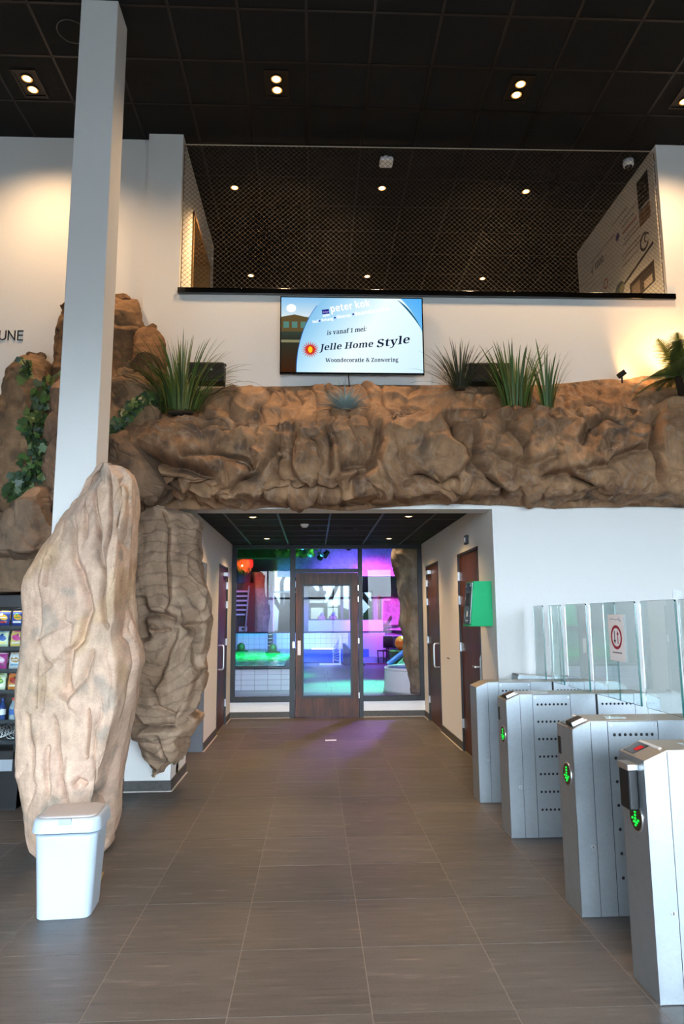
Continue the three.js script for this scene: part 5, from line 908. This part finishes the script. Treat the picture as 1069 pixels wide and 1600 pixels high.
// ------------------------------------------------------------------ pool hall beyond the glass
const PX0 = -9, PX1 = 9, PZ = -27;
const deckMat = std({ color: 0x9ea3a8, roughness: 0.35, map: speck }), whiteTile = std({ color: 0xd9dde2, roughness: 0.25 });
{
  const f = structureGroup('floor_pool', 'pale tiled deck of the pool hall');
  part(f, 'floor_slab', box(PX0, PX1, -0.3, -0.004, -29, ZB - 0.1), std({ color: 0x6a6d70, roughness: 0.8 }));
  for (let r = 0; r < 11; r++) for (let k = -1; k < 4; k++) { const x = -0.9 + k * 1.2 + (r % 2) * 0.1, z = ZB - 0.12 - r * 1.2; part(f, 'tile', box(x + 0.004, x + 1.196, -0.02, 0, z - 1.196, z - 0.004), deckMat); }
  const rest = []; for (let r = 0; r < 12; r++) for (const k of [-6, -5, -4, -3, -2, 4, 5, 6]) { const x = -0.9 + k * 1.2 + (r % 2) * 0.1, z = ZB - 0.12 - r * 1.2; rest.push(box(x + 0.004, x + 1.196, -0.02, 0, z - 1.196, z - 0.004)); }
  part(f, 'tile', rest, deckMat).userData.kind = 'stuff';
}
struct('wall_pool_front', [box(PX0, XL - 0.2, 0, 4.7, ZB - 0.1, ZB + 0.05), box(XR + 0.2, PX1, 0, 4.7, ZB - 0.1, ZB + 0.05), box(XL - 0.2, XR + 0.2, HC, 4.7, ZB - 0.1, ZB)], M.wall, 'pool hall side of the glazed wall');
struct('wall_pool_left', box(PX0 - 0.2, PX0, 0, 4.7, -29, ZB), M.wallDark, 'dark left wall of the pool hall');
struct('wall_pool_right', box(PX1, PX1 + 0.2, 0, 4.7, -29, ZB), std({ color: 0x6c6a80, roughness: 0.8 }), 'right wall of the pool hall');
struct('ceiling_pool', box(PX0, PX1, 4.7, 4.84, -29, ZB), M.wallDark, 'dark ceiling of the pool hall');
const tinted = phy({ color: 0x394047, roughness: 0, transmission: 1, thickness: 0, ior: 1.5 });
{ // back wall with its windows
  const wins = [[-1.56, -0.4, 0.1, 3.42], [-0.2, 1.4, 1.5, 3.0], [1.75, 2.3, 1.1, 2.6]];
  struct('wall_pool_back', wallGeo([[PX0, 0], [PX1, 0], [PX1, 4.7], [PX0, 4.7]], wins.map(w => rectPath(...w)), 0.2, -27), std({ color: 0x77728a, roughness: 0.85 }), 'far wall of the pool hall with windows to the garden');
  wins.forEach(([a, b, c, d], i) => { const w = structureGroup(`window_${7 + i}`, ['tall garden window at the far left of the pool hall', 'wide garden window behind the pool seen through the door', 'narrow garden window at the far right of the pool hall'][i]); const g = [box(a, a + 0.05, c, d, -26.84, -26.78), box(b - 0.05, b, c, d, -26.84, -26.78), box(a, b, c, c + 0.05, -26.84, -26.78), box(a, b, d - 0.05, d, -26.84, -26.78)]; if (i === 0) g.push(box(a, b, 2.55, 2.6, -26.84, -26.78)); if (i === 1) g.push(box(1.02, 1.14, c, d, -26.84, -26.78)); part(w, 'window_frame', g, i === 0 ? M.white : M.darkFrame); const p = new THREE.PlaneGeometry(b - a - 0.06, d - c - 0.06); p.translate((a + b) / 2, (c + d) / 2, -26.81); part(w, 'pane', p, tinted); });
}
struct('beam_pool', box(-1.2, PX1, 2.95, 4.7, -23.2, -22.9), std({ color: 0x8a88a0, roughness: 0.8, map: rockMap }), 'deep rough beam across the pool hall');
struct('beam_rock', box(PX0, -1.2, 3.5, 4.7, -22.6, -22.0), std({ color: 0x4a3f38, roughness: 0.9, map: rockMap }), 'dark rough beam across the left of the pool hall');
{ // raised pool with white tiled side
  const t = structureGroup('wall_pool_basin', 'white tiled raised side of the pool with dark joints and dark coping');
  part(t, 'basin_wall', [box(-7, -0.42, 0, 0.5, -16.4, -16.06), box(-0.72, -0.42, 0, 0.5, -25.5, -16.4)], std({ color: 0x4c5260, roughness: 0.7 }));
  for (let k = 0; k < 22; k++) for (let r = 0; r < 4; r++) part(t, 'tile', box(-6.99 + k * 0.298, -6.7 + k * 0.298, 0.008 + r * 0.118, 0.12 + r * 0.118, -16.062, -16.045), whiteTile);
  part(t, 'coping', box(-7, -0.38, 0.482, 0.52, -16.42, -16.02, 0.01), std({ color: 0x20242e, roughness: 0.5 }));
}
{
  const g = new THREE.PlaneGeometry(6.3, 9.1, 120, 160); g.rotateX(-Math.PI / 2); const P = g.attributes.position; for (let i = 0; i < P.count; i++) P.setY(i, 0.02 * fbm(P.getX(i) * 1.2, P.getZ(i) * 1.6, 0, 4) * 2); g.computeVertexNormals(); g.translate(-3.85, 0.5, -20.95);
  tag(solo('pool_water', g, phy({ color: 0x2fae86, roughness: 0.06, ior: 1.33 }), 'rippled green lit water of the raised pool', 'water'), null, null, null, 'stuff');
  const b = structureGroup('wall_pool_far', 'blue lit tiled far side of the pool with a dark ladder recess'); const tileW = 0.2;
  part(b, 'wall_core', [box(-7, 2.6, 0, 1.06, -25.9, -25.55)], std({ color: 0x8b98a8, roughness: 0.7 }));
  for (let k = 0; k < 20; k++) for (let r = 0; r < 3; r++) { const x = -2.75 + k * tileW; if (x > -1.62 && x < -1.45) continue; part(b, 'tile', box(x + 0.004, x + tileW - 0.004, 0.48 + r * 0.19 + 0.004, 0.48 + (r + 1) * 0.19 - 0.004, -25.555, -25.54), whiteTile); }
  part(b, 'ladder_recess', box(-1.66, -1.48, 0.5, 1.06, -25.6, -25.53), M.black);
  for (let r = 0; r < 4; r++) part(b, 'ladder_step', box(-1.64, -1.5, 0.6 + r * 0.13, 0.62 + r * 0.13, -25.56, -25.515), M.steel);
  part(b, 'coping', box(-7, 2.6, 1.06, 1.1, -25.95, -25.5, 0.01), std({ color: 0x1d2433, roughness: 0.5 }));
  part(b, 'parapet', box(-0.2, 2.6, 1.1, 1.5, -26.3, -26.1), std({ color: 0xb8b8cc, roughness: 0.6 }));
  part(b, 'lower_tiles', box(-0.4, 2.0, 0.0, 0.46, -25.56, -25.53), std({ color: 0x2c4f9a, roughness: 0.3 }));
}
{
  const t = thing('light_bar', 'white glowing light strip along the far pool side seen through the door', 'light strip', [0.35, 0.49, -25.48]);
  part(t, 'lamp_tube', box(-0.42, 0.42, -0.018, 0.018, -0.02, 0.02, 0.008), std({ color: 0xffffff, emissive: 0xe8f6ff, emissiveIntensity: 2.2 })); part(t, 'holder', box(-0.44, 0.44, -0.024, 0.024, -0.035, -0.02), M.steel);
  const l = new THREE.RectAreaLight(0xd8ecff, 8, 0.84, 0.036); l.name = 'strip_light'; l.position.z = 0.03; l.rotation.y = Math.PI; t.add(l);
  const r = thing('pool_railing', 'white slatted railing beside the pool seen through the door', 'railing', [0.7, 0, -24.2]);
  part(r, 'post', [bar([0.2, 0, 0], [0.2, 1.0, 0], 0.03), bar([0.0, 0, -1.2], [0.0, 0.6, -1.2], 0.02)], M.white); for (let k = 0; k < 8; k++) part(r, 'slat', bar([0.2, 0.12 + k * 0.11, 0], [0.0, 0.1 + k * 0.055, -1.2], 0.014), M.white); part(r, 'foot', box(-0.5, 0.24, 0, 0.06, -0.06, 0.06), M.white);
  const p = thing('ramp', 'dark sloping side wall right of the white pool railing', 'ramp', [1.0, 0, -24.3]); part(p, 'ramp_body', metricUV(extrude([[0, 0], [0.75, 0], [0.05, 0.72], [0, 0.72]], 0.5)), std({ color: 0x3c4650, roughness: 0.5 })); part(p, 'ramp_edge', bar([0.05, 0.74, 0.5], [0.76, 0.02, 0.5], 0.03), std({ color: 0x7f93a0, roughness: 0.4 }));
}
for (const [x, z, y, l] of [[-2.42, -23.6, 0.5, 'dark rounded float on the green water at the far left'], [-1.3, -22.6, 0.5, 'dark rounded float on the green water near the middle of the left pane']]) { const t = thing('pool_float', l, 'float', [x, y, z], 0, 'floats on the pool'); part(t, 'float_ball', new THREE.SphereGeometry(0.13, 20, 14).scale(1, 1.25, 1).translate(0, 0.13, 0), std({ color: 0x3f3324, roughness: 0.6 })); part(t, 'float_ring', new THREE.TorusGeometry(0.2, 0.05, 8, 24).rotateX(Math.PI / 2), std({ color: 0x15201a, roughness: 0.6 })); }
// rock column and hanging rock beside the panes
{
  const o = outline([[1.5, 2.95], [1.45, 2.7], [1.52, 2.4], [1.6, 2.0], [1.57, 1.6], [1.62, 1.3], [1.66, 0.9], [1.72, 0.5], [1.78, 0.3]], [[2.1, 2.95], [2.15, 2.0], [2.1, 1.2], [2.1, 0.3]], 22);
  const rows = o.rows.map(([y, a, b]) => [y, [[a, -12.75], [lerp(a, b, 0.2), -12.5], [lerp(a, b, 0.55), -12.42], [lerp(a, b, 0.9), -12.5], [b, -12.8], [lerp(a, b, 0.5), -13.1]]]);
  const g = rock({ axis: 'y', rows, nu: 90, nv: 120, disp: (x, y, z) => 0.05 * ridged(x * 5, y * 2, z * 4) + 0.05 * fbm(x * 3, y * 3, z * 3, 4), tint: (x, y, z) => mixc([0.26, 0.19, 0.13], [0.45, 0.36, 0.28], 0.5 + 2 * fbm(x * 4, y * 3, z * 4, 3)) });
  solo('rock_column', g, rockMat, 'brown rock column just behind the right glass pane', 'rock');
  const o2 = outline([[-2.35, 3.3], [-2.3, 2.4], [-2.25, 1.6], [-2.3, 1.0]], [[-1.75, 3.3], [-1.68, 2.4], [-1.62, 1.6], [-1.5, 1.0]], 14);
  const g2 = rock({ axis: 'y', rows: o2.rows.map(([y, a, b]) => [y, [[a, -26.5], [lerp(a, b, 0.25), -26.2], [lerp(a, b, 0.75), -26.2], [b, -26.5], [lerp(a, b, 0.5), -26.7]]]), nu: 50, nv: 60, disp: (x, y, z) => 0.08 * fbm(x * 3, y * 2, z * 3, 4), tint: () => [0.3, 0.3, 0.28] });
  solo('rock_column', g2, rockMat, 'grey rock column at the far side of the pool in the left pane', 'rock');
  const o3 = outline([[2.45, 2.3], [2.4, 1.9], [2.5, 1.1]], [[3.9, 2.35], [4.1, 1.8], [4.0, 1.1]], 10);
  const g3 = rock({ axis: 'y', rows: o3.rows.map(([y, a, b]) => [y, [[a, -26.7], [lerp(a, b, 0.3), -26.4], [lerp(a, b, 0.7), -26.35], [b, -26.7], [lerp(a, b, 0.5), -26.8]]]), nu: 50, nv: 40, disp: (x, y, z) => 0.07 * fbm(x * 3, y * 3, z * 3, 4), tint: () => [0.5, 0.45, 0.5] });
  solo('rock_wall', g3, rockMat, 'pale rock face lit magenta at the far right of the pool hall', 'rock');
}
{ // far left: dark red wall, white stair, orange lit carving, speaker
  struct('wall_red', box(-4.5, -2.2, 0, 2.9, -26.4, -26.2), std({ color: 0x4a0e14, roughness: 0.7 }), 'dark red wall at the far left of the pool hall');
  const s = thing('stair', 'pale open stair in front of the dark red wall', 'stair', [-2.9, 1.5, -26.06]); for (let k = 0; k < 6; k++) part(s, 'step', box(-0.25 + k * 0.03, 0.35 + k * 0.03, 0.2 + k * 0.17, 0.26 + k * 0.17, -0.1, 0.1), std({ color: 0x9a93b8, roughness: 0.6 })); part(s, 'stringer', [bar([-0.2, -1.5, 0.1], [0.0, 1.3, 0.1], 0.03), bar([0.3, -1.5, 0.1], [0.5, 1.3, 0.1], 0.03)], std({ color: 0x7d8296, roughness: 0.5 }));
  const c = thing('carved_lantern', 'orange glowing carved rock lantern high at the far left of the pool hall', 'lantern', [-2.55, 3.55, -25.6]);
  const g = new THREE.SphereGeometry(0.3, 70, 40), P = g.attributes.position; for (let i = 0; i < P.count; i++) { const d = 1 + 0.55 * fbm(P.getX(i) * 7, P.getY(i) * 2.5, P.getZ(i) * 7, 4) + 0.12 * Math.abs(Math.sin(P.getX(i) * 40 + 3 * P.getY(i))); P.setXYZ(i, P.getX(i) * d, P.getY(i) * d * 1.1, P.getZ(i) * d); } g.computeVertexNormals(); part(c, 'lantern_body', g, std({ color: 0xb07a4a, roughness: 0.85, map: rockMap })); part(c, 'bracket', bar([0, 0.1, 0], [0, 1.15, 0], 0.02), M.black); part(c, 'lantern_cap', new THREE.ConeGeometry(0.2, 0.3, 12).translate(0, 0.4, 0), std({ color: 0x5a4030, roughness: 0.9 }));
  const l = new THREE.PointLight(new THREE.Color().setRGB(1, 0.4, 0.08), 3 * POOL_LAMP, 0, 2); l.name = 'lantern_light'; l.position.set(0.0, -0.1, 0.75); c.add(l); part(c, 'lamp_bulb', new THREE.SphereGeometry(0.03, 12, 8).translate(0, -0.1, 0.75), bulbMat);
  const b = thing('wall_speaker', 'small grey box with a round dark opening on the dark red wall', 'speaker', [-2.62, 1.2, -26.15]); part(b, 'box_body', box(-0.15, 0.15, -0.09, 0.09, -0.05, 0.05, 0.01), std({ color: 0x9ba3b0, roughness: 0.5 })); part(b, 'opening', new THREE.CylinderGeometry(0.05, 0.05, 0.02, 20).rotateX(Math.PI / 2).translate(0, 0, 0.05), M.black);
}
{ // right side: terrace, table, chairs, ball, wooden box, tub, slide
  struct('floor_terrace', [box(1.6, PX1, 0, 0.18, -29, -25.0), box(1.75, PX1, 0.18, 0.36, -29, -25.6), box(1.9, PX1, 0.36, 0.54, -27, -26.0)], std({ color: 0x8d87a0, roughness: 0.6 }), 'stepped terrace at the far right of the pool hall');
  struct('trim_3', box(0.9, 2.6, 0.0, 0.03, -24.4, -24.25), std({ color: 0x7a2030, roughness: 0.5 }), 'dark red strip across the pool deck');
  const t = thing('table', 'dark table on the terrace under the magenta rock face', 'table', [3.0, 0.0, -24.9]); part(t, 'tabletop', box(-0.45, 0.45, 0.9, 0.95, -0.3, 0.3, 0.01), std({ color: 0xa9bce0, roughness: 0.4 })); for (const x of [-0.38, 0.38]) for (const z of [-0.25, 0.25]) part(t, 'leg', bar([x, 0.18, z], [x, 0.9, z], 0.025), M.black);
  for (const [x, z, r, l] of [[2.5, -24.7, 0.5, 'dark chair left of the table on the terrace'], [2.9, -24.4, 0.1, 'dark chair in front of the table, left one'], [3.25, -24.4, -0.1, 'dark chair in front of the table, right one']]) { const c = thing('chair', l, 'chair', [x, 0.0, z], r, 'dark chairs around the terrace table'); part(c, 'seat', box(-0.2, 0.2, 0.42, 0.46, -0.2, 0.2, 0.01), M.black); part(c, 'backrest', box(-0.2, 0.2, 0.55, 0.95, 0.18, 0.21, 0.01), M.black); for (const a of [-0.17, 0.17]) for (const b of [-0.17, 0.17]) part(c, 'leg', bar([a, 0, b], [a * 1.1, 0.42, b], 0.016), M.black); }
  for (const [x, l] of [[2.45, 'left timber post frame before the magenta rock face'], [3.35, 'right timber post frame before the magenta rock face']]) { const a = thing('timber_frame', l, 'timber frame', [x, 0.54, -26.2], 0, 'timber frames'); part(a, 'post', bar([0, 0, 0], [0.02, 1.9, 0], 0.05, 8), M.wood); part(a, 'brace', bar([0, 0.4, 0], [0.45, 1.1, 0], 0.03, 6), M.wood); part(a, 'rail', bar([0, 0.75, 0], [0.9, 0.75, 0], 0.03, 6), M.wood); }
  const b = thing('wooden_box', 'brown wooden box under the orange ball', 'box', [2.38, 0, -18]); for (let k = 0; k < 3; k++) part(b, 'plank', box(-0.42 + k * 0.285, -0.145 + k * 0.285, 0.0, 0.74, -0.3, 0.3, 0.006), std({ color: 0x6b3a2c, roughness: 0.6, map: woodMap })); part(b, 'cap', box(-0.44, 0.46, 0.74, 0.77, -0.32, 0.32, 0.006), std({ color: 0x5a3024, roughness: 0.6 }));
  solo('orange_ball', new THREE.SphereGeometry(0.19, 32, 24).translate(2.27, 0.955, -18), phy({ color: 0xff5608, roughness: 0.3, clearcoat: 0.4 }), 'shiny orange ball on top of the wooden box', 'ball');
  const tb = thing('paddling_tub', 'white curved paddling tub with violet water by the right pane', 'tub', [2.5, 0, -15.3]);
  part(tb, 'tub_wall', new THREE.LatheGeometry([[0.72, 0.4], [0.94, 0.53], [0.96, 0.5], [0.98, 0.1], [1.0, 0], [0.7, 0]].reverse().map(p => new THREE.Vector2(...p)), 48), whiteTile); part(tb, 'tub_water', new THREE.CylinderGeometry(0.9, 0.9, 0.02, 48).translate(0, 0.49, 0), phy({ color: 0x4a4fd0, roughness: 0.05 })); part(tb, 'tub_rim', new THREE.TorusGeometry(0.93, 0.04, 10, 48).rotateX(Math.PI / 2).translate(0, 0.525, 0), whiteTile);
  const sl = thing('water_slide', 'blue tubular slide rail behind the tub', 'slide', [0, 0, -16.6]); part(sl, 'rail', tube([[1.75, 0.52, 0], [2.1, 0.78, 0], [2.5, 1.1, 0]], 0.06, 20, 12), std({ color: 0x2f5fc8, roughness: 0.25 })); part(sl, 'slide_board', metricUV(extrude([[1.85, 0.4], [2.5, 0.4], [2.5, 1.0]], 0.05)).translate(0, 0, -0.15), std({ color: 0x9fd8c4, roughness: 0.35 })); part(sl, 'foot', bar([2.4, 0, -0.1], [2.4, 0.5, -0.1], 0.04), M.steel);
}
for (const [x, y, l] of [[0.55, 1.62, 'violet lit figure shaped toy on the parapet, left one'], [0.98, 1.58, 'small violet lit toy on the parapet, right one']].map(([x, y, l]) => [x - 0.25, y, l])) { const t = thing('pool_toy', l, 'toy', [x, 1.5, -26.18], 0, 'toys on the parapet'); part(t, 'toy_body', new THREE.SphereGeometry(0.11, 16, 12).scale(1.3, 0.9, 1).translate(0, 0.09, 0), std({ color: 0xc06a90, roughness: 0.5 })); part(t, 'toy_head', new THREE.SphereGeometry(0.065, 16, 12).translate(0.02, 0.23, 0), std({ color: 0xa898d8, roughness: 0.5 })); }
{ // hanging greenery and the coloured stage lights that light the hall
  const t = thing('hanging_plant', 'green lit hanging foliage high in the pool hall', 'plant', [-0.15, 3.62, -20.4]); for (let i = 0; i < 120; i++) { const m = part(t, 'leaf', ivyGeos[i % 3], ivyMats[1 + i % 3]); m.position.set(rr(-0.9, 0.35), rr(-0.22, 0.3), rr(-0.3, 0.3)); m.scale.setScalar(rr(0.1, 0.2)); m.rotation.set(rr(-1, 1), rr(-1, 1), rr(0, 6)); } part(t, 'stem', [tube([[-0.9, 0.2, 0], [-0.3, 0.1, 0.1], [0.35, 0.2, 0]], 0.015, 16, 6), bar([-0.6, 0.1, 0], [-0.6, 1.08, 0], 0.01), bar([0.2, 0.1, 0], [0.2, 1.08, 0], 0.01)], std({ color: 0x2a2013, roughness: 1 }));
  const G = [0.06, 1.0, 0.3], B = [0.1, 0.22, 1.0], V = [0.26, 0.16, 1.0], P = [1.0, 0.06, 0.75], C = [0.07, 0.42, 1.0];
  const st = (label, pos, target, color, cd, ang, em) => {
    const l = thing('stage_light', label, 'spotlight', pos, 0, 'coloured stage lights'), d = new THREE.Vector3(target[0] - pos[0], target[1] - pos[1], target[2] - pos[2]).normalize(), q = new THREE.Quaternion().setFromUnitVectors(new THREE.Vector3(0, -1, 0), d);
    const c = new THREE.CylinderGeometry(0.06, 0.09, 0.2, 18, 1, true).applyQuaternion(q), lens = new THREE.CylinderGeometry(0.075, 0.075, 0.01, 18).translate(0, -0.06, 0).applyQuaternion(q);
    part(l, 'housing', c, M.black).material.side = THREE.DoubleSide; part(l, 'lamp_lens', lens, std({ color: 0x050505, emissive: new THREE.Color().setRGB(...color), emissiveIntensity: em ?? 3 })); part(l, 'hanger', bar([0, 0.05, 0], [0, 4.7 - pos[1], 0], 0.012), M.black);
    spot(l, d.x * 0.12, d.y * 0.12, d.z * 0.12, cd * POOL_LAMP, ang, 0.6, color, [d.x, d.y, d.z], 6);
  };
  st('green stage light aimed at the pool water', [0.35, 3.4, -19.6], [-2.5, 0.5, -21.5], G, 800, 0.55);
  st('second green stage light aimed at the pool water', [0.85, 3.62, -19.2], [-1.5, 0.5, -20], G, 360, 0.5);
  st('green stage light aimed at the deck behind the right pane', [2.6, 4.0, -18.5], [1.3, 0, -17], [0.1, 1.0, 0.55], 620, 0.4);
  st('blue stage light aimed at the far tiled pool side', [0.2, 3.28, -19.0], [-1.8, 0.8, -25.5], C, 420, 0.4);
  st('second blue stage light aimed at the far tiled pool side', [-0.3, 3.5, -19.4], [0.5, 0.75, -25.5], C, 300, 0.3);
  st('blue stage light aimed at the deep beam', [1.6, 3.7, -18.8], [1.0, 3.4, -23], [0.12, 0.12, 1.0], 200, 0.6);
  st('violet stage light aimed at the far parapet', [1.25, 3.75, -19.4], [1.0, 1.3, -26], V, 420, 0.45);
  st('magenta stage light aimed at the far rock face', [0.95, 3.55, -19.0], [3.0, 1.7, -26.4], P, 900, 0.28);
  st('violet stage light aimed at the terrace', [3.5, 4.2, -20], [2.6, 0.4, -25], [0.26, 0.1, 1.0], 330, 0.55);
  st('violet stage light aimed at the corridor glass', [2.2, 3.9, -15.5], [1.0, 0.0, -11.4], [0.36, 0.14, 1.0], 150, 0.4);
  st('warm stage light aimed at the rock column behind the right pane', [0.9, 3.9, -12.9], [1.8, 1.6, -12.6], [1, 0.72, 0.45], 26, 0.9);
  st('pale violet stage light aimed at the paddling tub', [0.2, 4.3, -13.0], [2.1, 0.3, -15.2], [0.75, 0.72, 1.0], 90, 0.45);
  st('pale cyan stage light aimed at the deck behind the door', [-0.6, 4.1, -15.2], [0.3, 0, -17.5], [0.55, 0.85, 0.95], 130, 0.7);
  st('lavender stage light aimed at the tiled pool side', [-2.2, 4.1, -13.2], [-1.6, 0.2, -16], [0.62, 0.62, 1.0], 110, 0.6);
  st('green stage light hung over the foliage', [0.1, 4.4, -19.9], [-0.2, 3.6, -20.4], [0.15, 1.0, 0.1], 26, 0.8);
  st('red stage light aimed at the dark red wall', [-1.8, 4.2, -24.6], [-2.9, 1.6, -26.2], [1, 0.05, 0.1], 60, 0.7);
}
// garden behind the pool hall
struct('ground_garden', box(-60, 60, -0.5, -0.1, -90, -29.2), std({ color: 0x5b6650, roughness: 1 }), 'garden ground behind the pool hall');
const bark = std({ color: 0x39342e, roughness: 0.95 });
function bareTree(x, z, h, seed, label) {
  const t = thing('bare_tree', label, 'tree', [x, -0.1, z], 0, 'bare trees in the garden'); const trunk = [], twigs = []; let s = seed; const R = () => { s = (s * 16807) % 2147483647; return s / 2147483647; };
  const grow = (p, d, len, r, lev) => { const q = p.map((v, i) => v + d[i] * len); (lev < 2 ? trunk : twigs).push(bar(p, q, r * (lev < 2 ? 1 : 1.1), lev < 2 ? 8 : 4)); if (lev === 5) return; const n = lev === 0 ? 4 : 3; for (let i = 0; i < n; i++) { const e = [d[0] + (R() - 0.5) * 1.5, d[1] + (R() - 0.35) * 0.8, d[2] + (R() - 0.5) * 1.2], L = Math.hypot(...e); grow(q, e.map(v => v / L), len * (0.62 + 0.2 * R()), r * 0.62, lev + 1); } };
  grow([0, 0, 0], [0.06, 1, 0], h * 0.3, h * 0.024, 0); part(t, 'trunk', trunk, bark); part(t, 'branches', twigs, bark);
}
bareTree(-1.6, -33, 6.5, 11, 'bare tree behind the tall left window of the pool hall'); bareTree(0.5, -36, 7, 77, 'bare tree behind the wide window of the pool hall'); bareTree(2.9, -35, 7, 191, 'bare tree behind the narrow right window of the pool hall');
for (const [x, z, w, l] of [[0.6, -31, 3.2, 'clipped green hedge behind the wide window'], [2.9, -31.5, 1.6, 'clipped green hedge behind the narrow right window']]) { const g = new THREE.SphereGeometry(1, 60, 40), P = g.attributes.position; for (let i = 0; i < P.count; i++) { const d = 1 + 0.25 * fbm(P.getX(i) * 9, P.getY(i) * 9, P.getZ(i) * 9, 3); P.setXYZ(i, P.getX(i) * d * w / 2, P.getY(i) * d * 1.1, P.getZ(i) * d * 0.5); } g.computeVertexNormals(); solo('hedge', g.translate(x, 1.0, z), std({ color: 0x3c5a38, roughness: 1 }), l, 'hedge', 'garden hedges'); }
{
  const t = thing('garden_shed', 'dark brown timber shed in the garden behind the wide window', 'shed', [-0.1, 0, -33.5]); for (let k = 0; k < 6; k++) part(t, 'board', box(-1.3, 0.55, 0.3 + k * 0.4, 0.68 + k * 0.4, 0, 0.1), std({ color: 0x3a2c2c, roughness: 0.8 })); part(t, 'roof', box(-1.5, 0.7, 2.72, 2.85, -1.2, 0.3), std({ color: 0x55504e, roughness: 0.8 })); part(t, 'wall', box(-1.25, 0.5, 0, 2.72, -1.1, -0.02), std({ color: 0x2c2222, roughness: 0.8 }));
}

renderer.render(scene, camera);
